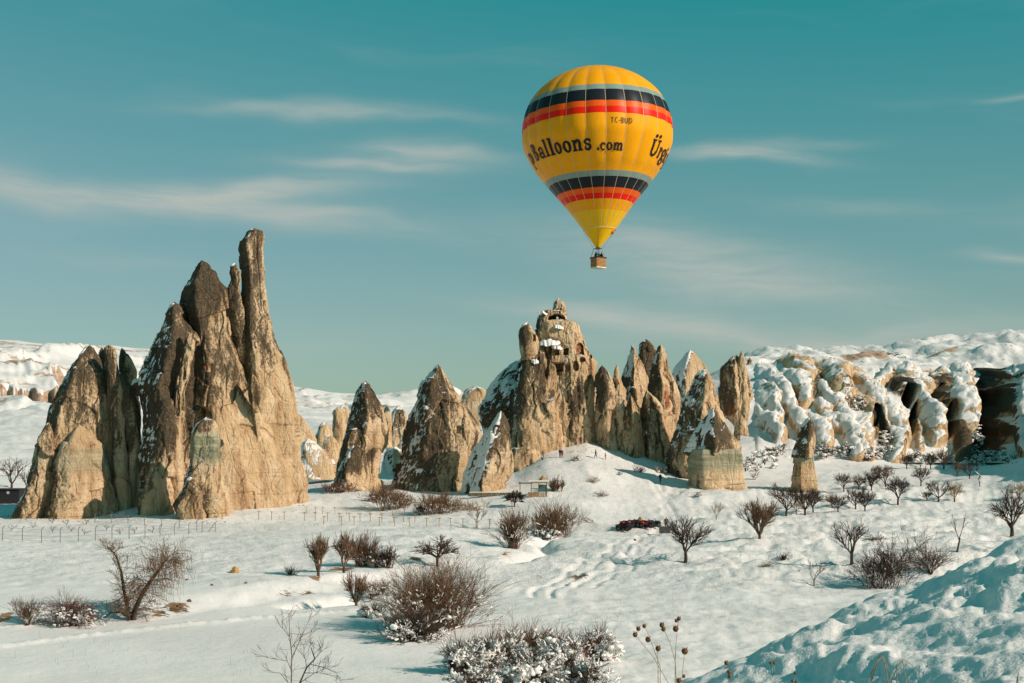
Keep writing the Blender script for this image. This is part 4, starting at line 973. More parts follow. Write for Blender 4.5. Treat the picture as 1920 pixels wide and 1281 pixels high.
# ------------------------------------------------------------------ the balloon
BD = 280.0
SC = F / BD                     # photo px per metre there
BE = math.radians(14.0)
_bx, _by = 960 + 499 / 3.125, 110 + 425 / 3.125      # equator centre in the photo
BC = W(_bx, _by, BD)
def fabric(name, col, tr=.18):
    m, nt, b = mat_new(name)
    g = nt.n('ShaderNodeTexCoord')
    n = nt.noise(g.outputs['Object'], .5, 4, .6); n2 = nt.noise(nt.scale(g.outputs['Object'], (1, 1, .35)), 2.5, 4, .6)
    c = nt.mix(nt.step(n, .3, .7), tuple(x * .96 for x in col), tuple(min(1, x * 1.06) for x in col))
    nt.put(b.inputs['Base Color'], c); b.inputs['Roughness'].default_value = .42; b.inputs['Specular IOR Level'].default_value = .18
    bump(nt, b, n2, .35, .12)
    t = nt.n('ShaderNodeBsdfTranslucent'); nt.put(t.inputs[0], c)
    mx = nt.n('ShaderNodeMixShader'); mx.inputs[0].default_value = tr
    nt.put(mx.inputs[1], b.outputs[0]); nt.put(mx.inputs[2], t.outputs[0])
    out = [x for x in nt.t.nodes if x.type == 'OUTPUT_MATERIAL'][0]
    nt.put(out.inputs[0], mx.outputs[0])
    return m
BF = [fabric('balloon_yellow', (0.99, 0.42, 0.004)), fabric('balloon_grey', (0.25, 0.36, 0.33)), fabric('balloon_black', (0.012, 0.017, 0.024), .03),
      fabric('balloon_orange', (0.95, 0.13, 0.008)), fabric('balloon_red', (0.90, 0.018, 0.004)), fabric('balloon_bright_yellow', (0.99, 0.58, 0.006))]
# half-profile (z, r) from crown to mouth, metres about the widest ring
_zb = [(8.43 * math.cos(a), 10.0 * math.sin(a)) for a in np.linspace(0.001, math.pi / 2, 14)]
_zb += [(-(y - 425) / 43.75 / .985, r) for y, r in ((500, 9.93), (560, 9.45), (640, 8.5), (720, 7.22), (780, 6.08), (850, 4.72), (950, 2.98), (1000, 2.12))]
_zz = np.array([p[0] for p in _zb])[::-1]; _rr = np.array([p[1] for p in _zb])[::-1]
def b_r(z): return smooth_interp(np.asarray(z, float), _zz, _rr)
def z_at(yz):     # zoomed-photo row on the front meridian -> height
    z = np.linspace(_zz[0], 8.3, 4000); y = 425 - (z * math.cos(BE) + b_r(z) * math.sin(BE)) * 43.75
    k = np.argsort(y); return float(np.interp(yz, y[k], z[k]))
bands = [(170, 0), (198, 1), (260, 2), (292, 3), (328, 4), (642, 0), (675, 1), (738, 2), (770, 3), (803, 4), (865, 0), (2000, 5)]
bz = [(z_at(y) if y < 1100 else -99, k) for y, k in bands]
def band_of(z):
    for zb, k in bz:
        if z > zb: return k
    return 5
zs = set(np.linspace(_zz[0], 0, 40)) | set(8.43 * np.sin(np.linspace(0, math.pi / 2, 26))) | {z for z, k in bz if z > -90}
zs = np.array(sorted(zs))
NG = 24; G0 = math.radians(-90 + 3.2)
TILT = (math.radians(-3.0), math.radians(-1.2), 0)
bal = empty('hot_air_balloon', BC, 'yellow hot air balloon with black, orange and red bands floating over the valley', 'hot air balloon')
bal.rotation_euler = TILT
bal.scale = (280 / 190,) * 3
def b_pt(a, z, off=0.0):
    """a point of the envelope: gores bulge between the load tapes"""
    g = ((a - G0) / (2 * math.pi / NG)) % 1.0
    r = float(b_r(z)); bul = .018 * r * (4 * g * (1 - g)) * min(1, max(.15, (8.6 - z) / 3.0)) * (1 if z > -6 else .4)
    r = r * .988 + bul + off
    return (r * math.cos(a), r * math.sin(a), z)
gb = bal
for gi in range(NG):
    v = []; fk = []; nseg = 6
    a0 = G0 + gi * 2 * math.pi / NG
    for z in zs:
        for s in range(nseg + 1):
            a = a0 + (s / nseg) * 2 * math.pi / NG * .9999 + 1e-6
            v.append(b_pt(a, z))
    Fq = grid_faces(len(zs), nseg + 1)
    mi = [band_of((zs[i] + zs[i + 1]) / 2) for i in range(len(zs) - 1) for s in range(nseg)]
    me = mesh_np('gore', np.array(v), Fq, None, None, True, mi, BF)
    link('gore', me, bal)
tape_m = plain('load_tape_webbing', (0.62, 0.50, 0.30), .7, .1)
for gi in range(NG):
    a = G0 + gi * 2 * math.pi / NG; v = []
    for z in zs[:-1]:
        for da in (-1, 1):
            r = float(b_r(z)); aa = a + da * .028 / max(r, .3)
            v.append(((r * .988 + .035) * math.cos(aa), (r * .988 + .035) * math.sin(aa), z))
    link('load_tape', mesh_np('load_tape', np.array(v), grid_faces(len(zs) - 1, 2), tape_m), bal)
# rows of seams round the envelope are its own fabric; the scoop hangs below the mouth
mouth_z = float(_zz[0]); tip_z = mouth_z - 2.35
v = []; NS = 40
for i in range(14):
    t = i / 13
    for j in range(NS + 1):
        a = math.radians(-262 + 344 * j / NS)
        r = 2.12 * (1 - t) ** 1.0 + .28 * t
        side = math.cos(a)
        lift = .55 * max(0, side) ** 4 * (1 - t) * 0
        v.append((r * math.cos(a) * 1.0 - .30 * t, r * math.sin(a), mouth_z + .02 - 2.35 * t + lift))
link('scoop', mesh_np('scoop', np.array(v), grid_faces(14, NS + 1), None, None, True, None, [BF[5]]), bal)
mb = MB(); mb.tube([(2.13 * math.cos(q), 2.13 * math.sin(q), mouth_z) for q in np.linspace(0, 2 * math.pi, 41)], .035, 5, cap=False)
mb.build('mouth_ring', plain('seam_white', (.75, .6, .35), .6, .1), bal)
mb = MB()
for k in range(9):
    q = math.radians(-75 + k * 14)
    mb.lathe([(.0, -.26), (.30, -.2), (.40, 0), (.30, .2), (0, .26)], 8, ((1.55) + .0 * k, -.5 + .13 * k, mouth_z - .28))
mb.build('scoop_flap', BF[3], bal, smooth=True)
# crown ring and rip panel, lettering -------------------------------------------------
mb = MB(); mb.lathe([(.02, 8.52), (.7, 8.50), (.9, 8.42), (.7, 8.36)], 20); mb.build('crown_ring', BF[0], bal, smooth=True)
ink = fabric('lettering_black', (0.014, 0.018, 0.022), .02)
class Glyphs:
    """bold slab-serif letters drawn as strips on the envelope; u along the equator, v up, in letter units"""
    def __init__(s, a0, z0, size, slope=0.0, thin=1.0, squeeze=1.0): s.v = []; s.f = []; s.a0, s.z0, s.size, s.slope, s.lay, s.thin, s.sq = a0, z0, size, slope, 0, thin, squeeze
    def put(s, grid):
        nr, nc = len(grid), len(grid[0]); o = len(s.v); s.lay = (s.lay + 1) % 9
        for row in grid:
            for (u, v) in row:
                z = s.z0 + v * s.size + s.slope * u * s.size
                a = s.a0 + u * s.size * s.sq / 10.0
                s.v.append(b_pt(a, z, .055 + .006 * s.lay))
        s.f += [tuple(x) for x in (grid_faces(nr, nc) + o)]
    def bar(s, u0, v0, u1, v1, w, w2=None):
        w2 = w if w2 is None else w2
        dx, dy = u1 - u0, v1 - v0; L = math.hypot(dx, dy); nx, ny = -dy / L, dx / L; n = max(3, int(L * s.size / .12))
        g = []
        for i in range(n + 1):
            t = i / n; ww = (w + (w2 - w) * t) / 2 * s.thin; x, y = u0 + dx * t, v0 + dy * t
            g.append([(x - nx * ww, y - ny * ww), (x, y), (x + nx * ww, y + ny * ww)])
        s.put(g)
    def arc(s, cu, cv, ru, rv, iu, iv, a0=0, a1=360, du=0.0, tilt=0.0):
        n = 28; g = []
        for i in range(n + 1):
            q = math.radians(a0 + (a1 - a0) * i / n); row = []
            for t in (0, .5, 1):
                U = (iu + (ru - iu) * t) * math.cos(q) + du * (1 - t); V = (iv + (rv - iv) * t) * math.sin(q)
                row.append((cu + U * math.cos(tilt) - V * math.sin(tilt), cv + U * math.sin(tilt) + V * math.cos(tilt)))
            g.append(row)
        s.put(g)
    def serif(s, u, v, w=.30): s.bar(u - w / 2, v, u + w / 2, v, .085)
    def ch(s, c, u):
        b = .20
        if c == 'B':
            s.bar(u + .17, 0, u + .17, 1, .24); s.bar(u, .05, u + .42, .05, .10); s.bar(u, .95, u + .42, .95, .10)
            s.arc(u + .34, .28, .36, .30, .12, .17, -90, 90); s.arc(u + .32, .745, .32, .27, .10, .14, -90, 90); return .78
        if c == 'a':
            s.bar(u + .46, .05, u + .46, .48, .18); s.arc(u + .30, .47, .25, .22, .09, .12, 0, 175); s.arc(u + .24, .20, .24, .20, .08, .08, 0, 360); s.bar(u + .40, .05, u + .66, .05, .10); s.bar(u + .1, .46, u + .19, .52, .15); return .70
        if c == 'l':
            s.bar(u + .19, 0, u + .19, 1.02, .21); s.bar(u, .05, u + .38, .05, .10); s.bar(u + .02, .97, u + .2, .97, .10); return .42
        if c == 'o':
            s.arc(u + .31, .33, .31, .35, .105, .22, 0, 360, 0, .12); return .66
        if c == 'n':
            s.bar(u + .18, 0, u + .18, .62, .20); s.bar(u, .05, u + .36, .05, .10); s.bar(u + .02, .60, u + .2, .60, .10)
            s.arc(u + .42, .40, .25, .28, .05, .12, 0, 170); s.bar(u + .56, 0, u + .56, .42, .21); s.bar(u + .42, .05, u + .74, .05, .10); return .80
        if c == 'm':
            s.bar(u + .18, 0, u + .18, .62, .20); s.bar(u, .05, u + .36, .05, .10); s.bar(u + .02, .60, u + .2, .60, .10)
            for k in (0, .38):
                s.arc(u + .40 + k, .40, .24, .28, .05, .12, 0, 170); s.bar(u + .54 + k, 0, u + .54 + k, .42, .20); s.bar(u + .42 + k, .05, u + .70 + k, .05, .10)
            return 1.16
        if c == 's':
            s.arc(u + .26, .49, .25, .20, .09, .07, 20, 270); s.arc(u + .27, .20, .26, .21, .08, .07, -160, 90); s.bar(u + .10, .28, u + .10, .05, .10); s.bar(u + .43, .62, u + .43, .44, .10); return .58
        if c == 'c':
            s.arc(u + .30, .33, .30, .35, .10, .22, 45, 318); s.bar(u + .43, .60, u + .52, .46, .17); return .60
        if c == '.': s.arc(u + .13, .12, .13, .13, .01, .01); return .32
        if c == 'r':
            s.bar(u + .18, 0, u + .18, .62, .20); s.bar(u, .05, u + .40, .05, .10); s.bar(u + .02, .60, u + .2, .60, .10); s.arc(u + .38, .42, .20, .26, .06, .1, 60, 175); s.arc(u + .47, .53, .12, .12, .01, .01); return .60
        if c == 'g':
            s.arc(u + .28, .42, .28, .26, .10, .14); s.arc(u + .30, -.12, .32, .22, .16, .10); s.bar(u + .10, .18, u + .16, .04, .12); s.bar(u + .14, .07, u + .5, .03, .13); s.bar(u + .48, .60, u + .66, .66, .12); return .68
        if c == 'p':
            s.bar(u + .18, -.32, u + .18, .62, .20); s.bar(u, -.30, u + .38, -.30, .10); s.bar(u + .02, .60, u + .2, .60, .10); s.arc(u + .40, .33, .30, .35, .10, .21, -165, 165); return .74
        if c in 'uü':
            s.bar(u + .18, .16, u + .18, .62, .20); s.bar(u + .02, .60, u + .2, .60, .10); s.arc(u + .34, .22, .26, .24, .06, .08, 185, 350); s.bar(u + .55, .0, u + .55, .62, .20); s.bar(u + .4, .60, u + .56, .60, .10); s.bar(u + .55, .05, u + .74, .05, .10)
            if c == 'ü': s.arc(u + .22, .86, .09, .09, .01, .01); s.arc(u + .50, .86, .09, .09, .01, .01)
            return .80
        if c == 'Ü':
            s.bar(u + .22, .30, u + .22, .98, .24); s.bar(u + .02, .95, u + .44, .95, .10); s.bar(u + .76, .30, u + .76, .98, .13); s.bar(u + .58, .95, u + .94, .95, .10)
            s.arc(u + .46, .34, .36, .36, .16, .22, 180, 360); s.arc(u + .32, 1.20, .11, .11, .01, .01); s.arc(u + .66, 1.20, .11, .11, .01, .01); return 1.02
        k = .11
        if c == 'T': s.bar(u + .28, 0, u + .28, 1, k); s.bar(u, .95, u + .56, .95, k); return .72
        if c == 'C': s.arc(u + .30, .5, .30, .5, .30 - k, .5 - k, 50, 310); return .72
        if c == '-': s.bar(u, .45, u + .3, .45, k); return .46
        if c == '#': # plain capital B
            s.bar(u + .06, 0, u + .06, 1, k); s.arc(u + .26, .26, .26, .26, .26 - k, .26 - k, -90, 90); s.arc(u + .26, .75, .24, .25, .24 - k, .25 - k, -90, 90)
            for y in (.05, .50, .95): s.bar(u, y, u + .28, y, k)
            return .70
        if c == 'U': s.bar(u + .06, .28, u + .06, 1, k); s.bar(u + .54, .28, u + .54, 1, k); s.arc(u + .30, .30, .30, .30, .30 - k, .30 - k, 180, 360); return .76
        if c == 'D': s.bar(u + .06, 0, u + .06, 1, k); s.arc(u + .22, .5, .38, .5, .38 - k, .5 - k, -90, 90); s.bar(u, .05, u + .24, .05, k); s.bar(u, .95, u + .24, .95, k); return .76
        return .4
    def word(s, t, u=0.0, gap=.04):
        for c in t: u += s.ch(c, u) + gap
        return u
    def build(s, name, parent, label=None):
        me = bpy.data.meshes.new(name); me.from_pydata(s.v, [], s.f); me.materials.append(ink)
        me.polygons.foreach_set('use_smooth', [True] * len(s.f)); me.update()
        o = link(name, me, parent)
        if label: o['label'] = label
        return o
def ang(xz, yz, z):    # zoomed-photo x at height z -> angle on the envelope (front)
    r = float(b_r(z)); return -math.acos(max(-1, min(1, (xz - 499) / 43.75 / r)))
zt = z_at(560)
# the letters run round the envelope; on the far left only the end of the first word shows
sz = 2.05
def wlen(t): 
    g_ = Glyphs(0, 0, 1); return g_.word(t)
zl = z_at(568) + .68
aend = ang(450, 540, zl)
g = Glyphs(aend - wlen('Balloons') * sz / 10.0, zl + .05, sz); g.word('Balloons'); g.build('lettering', bal, 'bold black word Balloons')
g = Glyphs(ang(470, 540, zl), zl - .02, 1.38); g.word('.com'); g.build('lettering', bal, 'smaller black letters .com')
g = Glyphs(aend - (wlen('Balloons') + wlen('p') + .25) * sz / 10.0, zl + .05, sz); g.word('p'); g.build('lettering', bal)
au = ang(768, 580, zl)
g = Glyphs(au, zl - .10, 1.98); g.word('Ürgüp'); g.build('lettering', bal, 'bold black word starting at the lit side')
g = Glyphs(ang(548, 385, z_at(385)), z_at(385), .70); g.word('TC-#UD', 0, .02); g.build('registration', bal, 'thin black registration TC-BUD')
# basket --------------------------------------------------------------------------
wick_l = plain('wicker_cane', (0.42, 0.22, 0.09), .75, .35, 12); wick_b = plain('basket_sole', (0.70, 0.62, 0.45), .8, .2, 4); blk = plain('black_leather', (0.018, 0.016, 0.016), .6, .3)
steel = plain('steel_tube', (0.10, 0.10, 0.10), .4, .2, 5, .5, .6)
BASK = empty('basket', (0, 0, 0), None, None); BASK.parent = bal
KZ = -(1188 - 425) / 43.75 / .985
bc = Vector((-.28, 0, KZ)); RZ = math.radians(38)
R3 = Matrix.Rotation(RZ, 3, 'Z')
def bput(p): return tuple(bc + R3 @ Vector(p))
hw, hd, hh = .82, .62, .62
for k in range(7):
    z0 = -hh + (k + .5) * (2 * hh) / 7; mb = MB()
    loop = []
    for (sx, sy) in ((-1, -1), (1, -1), (1, 1), (-1, 1)):
        for q in range(4):
            a = math.atan2(sy, sx) + (q - 1.5) * .42
            cx_, cy_ = sx * (hw - .14), sy * (hd - .14)
            loop.append(bput((cx_ + .14 * math.cos(a), cy_ + .14 * math.sin(a), z0)))
    loop.append(loop[0]); mb.tube(loop, .082, 6, cap=False); mb.build('wicker_band', wick_l, BASK, smooth=True)
mb = MB(); mb.box(bput((0, 0, 0)), (2 * hw - .12, 2 * hd - .12, 2 * hh - .04), (0, 0, RZ)); mb.build('wicker_wall', plain('wicker_dark', (0.12, 0.06, 0.03), .8, .3), BASK)
mb = MB(); mb.box(bput((0, 0, -hh - .07)), (2 * hw, 2 * hd, .14), (0, 0, RZ), taper=1.03); mb.build('sole', wick_b, BASK)
mb = MB(); mb.tube([bput(p) for p in ((-hw, -hd, hh), (hw, -hd, hh), (hw, hd, hh), (-hw, hd, hh), (-hw, -hd, hh))], .12, 7); mb.build('padded_rim', blk, BASK, smooth=True)
for sx in (-1, 1):
    for sy in (-1, 1):
        mb = MB(); mb.tube([bput((sx * hw * .95, sy * hd * .95, hh)), bput((sx * .42, sy * .36, hh + 1.25))], .035, 6); mb.build('upright', steel, BASK)
mb = MB(); mb.tube([bput(p) for p in ((-.42, -.36, hh + 1.25), (.42, -.36, hh + 1.25), (.42, .36, hh + 1.25), (-.42, .36, hh + 1.25), (-.42, -.36, hh + 1.25))], .04, 6)
mb.build('burner_frame', steel, BASK)
for sx in (-.17, .17):
    mb = MB(); mb.lathe([(.05, -.15), (.16, -.12), (.17, .2), (.10, .28), (.09, .42)], 12, bput((sx, 0, hh + 1.3))); mb.build('burner', steel, BASK, smooth=True)
for sx in (-1, 1):
    for sy in (-1, 1):
        mb = MB(); a = math.atan2(sy, sx) + RZ
        mb.tube([bput((sx * .42, sy * .36, hh + 1.25)), (2.2 * math.cos(a), 2.2 * math.sin(a), mouth_z)], .014, 4); mb.build('cable', steel, BASK)
mb = MB(); mb.tube([(-4.7, -1.9, -9.8), (-2.9, -1.5, -12.4), bput((-.7, -.4, hh + 1.2))], .018, 4); mb.build('rip_line', tape_m, bal)
# ------------------------------------------------------------------ bare winter plants
def bark(name, c1, c2, rough=.9):
    m, nt, b = mat_new(name)
    g = nt.n('ShaderNodeNewGeometry'); n = nt.noise(g.outputs['Position'], 1.3, 5, .7)
    nt.put(b.inputs['Base Color'], nt.mix(nt.step(n, .35, .65), c1, c2)); b.inputs['Roughness'].default_value = rough
    b.inputs['Specular IOR Level'].default_value = .15
    return m
BK = dict(dark=bark('dark_bark', (0.035, 0.026, 0.02), (0.09, 0.06, 0.042)), brown=bark('brown_twigs', (0.09, 0.05, 0.03), (0.21, 0.13, 0.075)),
          rust=bark('rusty_twigs', (0.10, 0.052, 0.027), (0.25, 0.15, 0.08)), red=bark('red_twigs', (0.075, 0.035, 0.025), (0.19, 0.10, 0.065)),
          tan=bark('tan_twigs', (0.22, 0.145, 0.08), (0.42, 0.31, 0.18)), trunk=bark('trunk_bark', (0.04, 0.028, 0.02), (0.10, 0.07, 0.05)))
snowm, nt_, b_ = mat_new('fresh_snow')
_g = nt_.n('ShaderNodeNewGeometry'); _n = nt_.noise(_g.outputs['Position'], 5, 4, .6)
nt_.put(b_.inputs['Base Color'], nt_.mix(_n, (0.76, 0.75, 0.72), (0.84, 0.825, 0.80))); b_.inputs['Roughness'].default_value = .8; bump(nt_, b_, _n, .6, .08)

def sticks(name, segs, mat, n=3, parent=None):
    """segs: list of (p0, p1, r0, r1) -> one mesh of tapering prisms"""
    S = np.array([[*a, *b, r, q] for a, b, r, q in segs], float)
    p0, p1, r0, r1 = S[:, :3], S[:, 3:6], S[:, 6], S[:, 7]
    t = p1 - p0; t /= np.linalg.norm(t, axis=1, keepdims=True) + 1e-9
    up = np.tile([0.0, 0, 1], (len(S), 1)); up[np.abs(t[:, 2]) > .95] = [1, 0, 0]
    a = np.cross(t, up); a /= np.linalg.norm(a, axis=1, keepdims=True) + 1e-9; b = np.cross(t, a)
    ang_ = np.arange(n) * 2 * np.pi / n
    ring = a[:, None] * np.cos(ang_)[None, :, None] + b[:, None] * np.sin(ang_)[None, :, None]
    V = np.concatenate([p0[:, None] + ring * r0[:, None, None], p1[:, None] + ring * r1[:, None, None]], 1)
    base = np.arange(len(S))[:, None, None] * 2 * n
    j = np.arange(n); q = np.stack([j, (j + 1) % n, n + (j + 1) % n, n + j], 1)[None]
    me = mesh_np(name, V.reshape(-1, 3), (base + q).reshape(-1, 4), mat, None, True)
    return me
def V3(*a): return np.array(a, float)
def grow(segs, rs, p, d, L, r, lev, maxlev, wig, up, nchild, spread, ratio, out=None):
    n = max(2, int(2 + (maxlev - lev)))
    pts = [p]; dd = d.copy()
    for i in range(n):
        dd = dd + rs.normal(0, wig, 3) + V3(0, 0, up) / n
        dd /= np.linalg.norm(dd)
        q = pts[-1] + dd * L / n
        ra, rb = r * (1 - .55 * i / n), r * (1 - .55 * (i + 1) / n)
        segs.append((pts[-1], q, ra, rb, lev)); pts.append(q)
    if lev >= maxlev:
        if out is not None: out.append(pts[-1])
        return
    k = nchild[min(lev, len(nchild) - 1)]
    for c in range(k):
        t = rs.uniform(.35, 1.0) if c < k - 1 else 1.0
        i = min(n - 1, int(t * n)); q = pts[i] + (pts[i + 1] - pts[i]) * (t * n - i) if i < n else pts[-1]
        ax = rs.normal(0, 1, 3); ax -= ax.dot(dd) * dd; ax /= np.linalg.norm(ax) + 1e-9
        sp = rs.uniform(.6, 1.15) * spread
        nd = dd * math.cos(sp) + ax * math.sin(sp)
        if nd[2] < -.15: nd[2] *= .3
        grow(segs, rs, q, nd / np.linalg.norm(nd), L * ratio * rs.uniform(.75, 1.15), r * .55, lev + 1, maxlev, wig, up, nchild, spread, ratio, out)
def tree_template(seed, h=4.0, w=4.0, trunk=.18, nmain=5, levels=4, wig=.10, up=.12, nchild=(5, 5, 4, 3), spread=.65, ratio=.62, twig=.016, tr=.11, lean=0.0):
    rs = np.random.RandomState(seed); segs = []; out = []
    th = h * trunk; p = V3(0, 0, -.35); top = V3(lean * th, 0, th)
    mid = p + (top - p) * .5 + V3(*rs.normal(0, .03, 2), 0)
    tsegs = [(p, mid, tr * 1.25, tr), (mid, top, tr, tr * .85)]
    for k in range(nmain):
        a = 2 * math.pi * (k + rs.uniform(-.3, .3)) / nmain; inc = rs.uniform(.45, 1.0) * math.atan2(w * .5, h * (1 - trunk)) * 1.5
        d = V3(math.sin(inc) * math.cos(a) + lean, math.sin(inc) * math.sin(a), math.cos(inc)); d /= np.linalg.norm(d)
        grow(segs, rs, top - V3(0, 0, rs.uniform(0, th * .3)), d, h * .42, tr * .62, 0, levels - 1, wig, up, nchild, spread, ratio, out)
    P = np.array([s[1] for s in segs])
    kx = w / max(1e-3, np.ptp(P[:, 0])); kz = (h - th) / max(1e-3, P[:, 2].max() - th)
    def T(q):
        q = np.array(q, float); c = min(1, max(0, (q[2] - th * .5) / (h * .3)))
        return V3(q[0] * (1 + (kx - 1) * c), q[1] * (1 + (kx - 1) * c), th + (q[2] - th) * kz if q[2] > th else q[2])
    S = [(T(a), T(b), max(ra, twig), max(rb, twig * .8)) for a, b, ra, rb, lv in segs]
    return tsegs, S
TCOUNT = {}
def make_tree(name, trunk_m, crown_m, tmpl, **kw):
    ts, cs = tmpl
    return sticks('trunk', ts, trunk_m, 7), sticks('crown', cs, crown_m, 3)
def put_tree(name, px, py, label, cat, meshes, s=1.0, rz=0.0, group=None, dmin=62, pos=None):
    p = hit(px, py, dmin) if pos is None else pos
    e = empty(name, p - Vector((0, 0, .05)), label, cat, group, rz); e.scale = (s, s, s)
    link('trunk', meshes[0], e); link('crown', meshes[1], e)
    return e
def mpx(px, py, dmin=62): return hit(px, py, dmin).y / F      # metres per photo pixel there

# ---- single trees, each its own growth -----------------------------------------
def lone(name, px, py, hpx, wpx, label, col='dark', seed=1, cat='tree', twig=None, **kw):
    k = mpx(px, py); h, w_ = hpx * k, wpx * k
    tw = twig if twig else .15 * k
    kw.setdefault('tr', .035 * h)
    return put_tree(name, px, py, label, cat, make_tree(name, BK['trunk'], BK[col], tree_template(seed, h, w_, twig=tw, **kw)), rz=0)
lone('fruit_tree', 1285, 1055, 92, 102, 'dark vase-shaped bare tree standing alone beside the quad bikes', seed=3, nmain=6, levels=4, nchild=(6, 5, 4), spread=.6, up=.25, trunk=.28)
lone('fruit_tree', 1597, 1058, 92, 86, 'thin forked bare tree between the round brown shrub tree and the dark thicket', seed=8, nmain=5, levels=4, nchild=(5, 4, 4), spread=.6, up=.35, trunk=.25)
lone('shrub_tree', 1424, 1010, 82, 88, 'dense rounded brown tree with a short trunk, left of the forked trees', 'brown', seed=12, nmain=11, levels=4, nchild=(6, 5, 5), spread=.55, up=.2, trunk=.10)
lone('sapling', 1526, 1098, 52, 44, 'small bare sapling rising from the snow in front of the forked tree', seed=17, nmain=4, levels=3, nchild=(4, 3), spread=.5, up=.3, trunk=.22, twig=.012, tr=.05)
lone('sapling', 1793, 1035, 78, 38, 'single thin leaning sapling with a thickened foot, near the snow bank', seed=22, nmain=2, levels=3, nchild=(4, 3), spread=.5, trunk=.35, twig=.012, tr=.09, lean=.25)
lone('fruit_tree', 1897, 1005, 100, 92, 'knotty dark bare tree cut by the picture edge above the snow bank', seed=27, nmain=6, levels=4, nchild=(6, 4, 4), spread=.7, trunk=.2)
lone('fruit_tree', 820, 1062, 64, 98, 'low umbrella-shaped dark tree behind the big rusty bush', seed=33, nmain=8, levels=4, nchild=(6, 5, 4), spread=.7, up=-.05, trunk=.3, tr=.14)
lone('shrub_tree', 597, 1080, 84, 66, 'slim tan-twigged shrub tree, leftmost of the row on the earth bank', 'brown', seed=37, nmain=8, levels=4, nchild=(6, 5, 4), spread=.62, up=.15, trunk=.12)
lone('shrub_tree', 645, 1074, 86, 62, 'slim tan-twigged shrub tree, second of the row on the earth bank', 'brown', seed=41, nmain=7, levels=4, nchild=(6, 5, 4), spread=.62, up=.15, trunk=.15)
lone('shrub_tree', 668, 1136, 76, 70, 'ragged brown shrub leaning over the road edge beside the rusty bush', 'brown', seed=47, nmain=8, levels=4, nchild=(6, 5, 4), spread=.55, up=.2, trunk=.08)
lone('sapling', 895, 990, 46, 44, 'small bare sapling with pale twigs on the flat below the sharp pyramid', 'brown', seed=51, nmain=4, levels=3, nchild=(5, 4), spread=.5, up=.3, trunk=.25, twig=.016, tr=.05)
lone('sapling', 906, 968, 36, 36, 'tiny sapling among the vineyard stakes', 'tan', seed=53, nmain=4, levels=3, nchild=(4, 4), spread=.5, up=.3, trunk=.25, twig=.014, tr=.05)
lone('sapling', 1343, 975, 40, 34, 'small pale tan sapling in the dry grass near the lone pillar', 'tan', seed=57, nmain=5, levels=3, nchild=(5, 4), spread=.5, up=.3, trunk=.15, twig=.016, tr=.05)
lone('evergreen_tree', 965, 951, 34, 40, 'very dark snow-flecked tree on a forked trunk in front of the wooden hut', seed=59, nmain=9, levels=4, nchild=(6, 5, 4), spread=.7, up=0, trunk=.3, twig=.035, tr=.1)
lone('shrub_tree', 22, 915, 62, 66, 'dark bare tree in the shade beside the broad rock', seed=61, nmain=6, levels=4, nchild=(4, 4, 3), spread=.6, trunk=.15)
lone('shrub_tree', 52, 925, 46, 40, 'dark thicket tree half behind the broad rock', seed=63, nmain=6, levels=4, nchild=(4, 4, 3), spread=.6, trunk=.15)

# ---- the twin willow by the road -------------------------------------------------
def willow():
    p = hit(245, 1163); k = p.y / F
    e = empty('willow_tree', p, 'leaning two-stemmed willow with hanging rusty twigs beside the lower road', 'tree')
    rs = np.random.RandomState(5); T = []; C = []
    def stem(pts, r0, r1):
        pts = [V3(x * k, rs.uniform(-.1, .1), z * k) for x, z in pts]
        for i in range(len(pts) - 1):
            a = r0 + (r1 - r0) * i / (len(pts) - 1); b = r0 + (r1 - r0) * (i + 1) / (len(pts) - 1); T.append((pts[i], pts[i + 1], a, b))
        return pts
    s1 = stem([(-2, -4), (-6, 20), (-12, 55), (-18, 90), (-26, 118), (-40, 136)], .16, .04)
    s2 = stem([(4, -4), (10, 25), (22, 50), (38, 74), (52, 92), (62, 108), (66, 118)], .20, .05)
    s3 = stem([(0, 4), (-18, 14), (-36, 15), (-52, 4)], .09, .03)
    for pts, w_, n_ in ((s1, .8, 40), (s2, 1.1, 110), (s3, .5, 14)):
        for c in range(n_):
            i = rs.randint(1, len(pts)); a, b = pts[i - 1], pts[i]; q = a + (b - a) * rs.uniform(0, 1)
            d = rs.normal(0, 1, 3); d[2] = abs(d[2]) * .7 - (.1 if pts is s2 else -.3); d /= np.linalg.norm(d)
            grow(C, rs, q, d, rs.uniform(.7, 1.5) * w_, .022, 1, 3, .14, -.25 if pts is s2 else .12, (4, 4, 4), .6, .62)
    # drooping curtains
    for c in range(420):
        i = rs.randint(3, len(s2)); q = s2[i] + rs.normal(0, .75, 3) * V3(1.1, 1, .7) + V3(.1, 0, .1); q0 = q.copy()
        for j in range(4):
            q1 = q + V3(rs.normal(.02, .05), rs.normal(0, .05), -.16 - .04 * j); C.append((q, q1, .008, .006, 3)); q = q1
    link('trunk', sticks('trunk', T, BK['trunk'], 7), e)
    link('crown', sticks('crown', [(a, b, max(r, .009), max(s, .008)) for a, b, r, s, l in C], BK['rust'], 3), e)
willow()

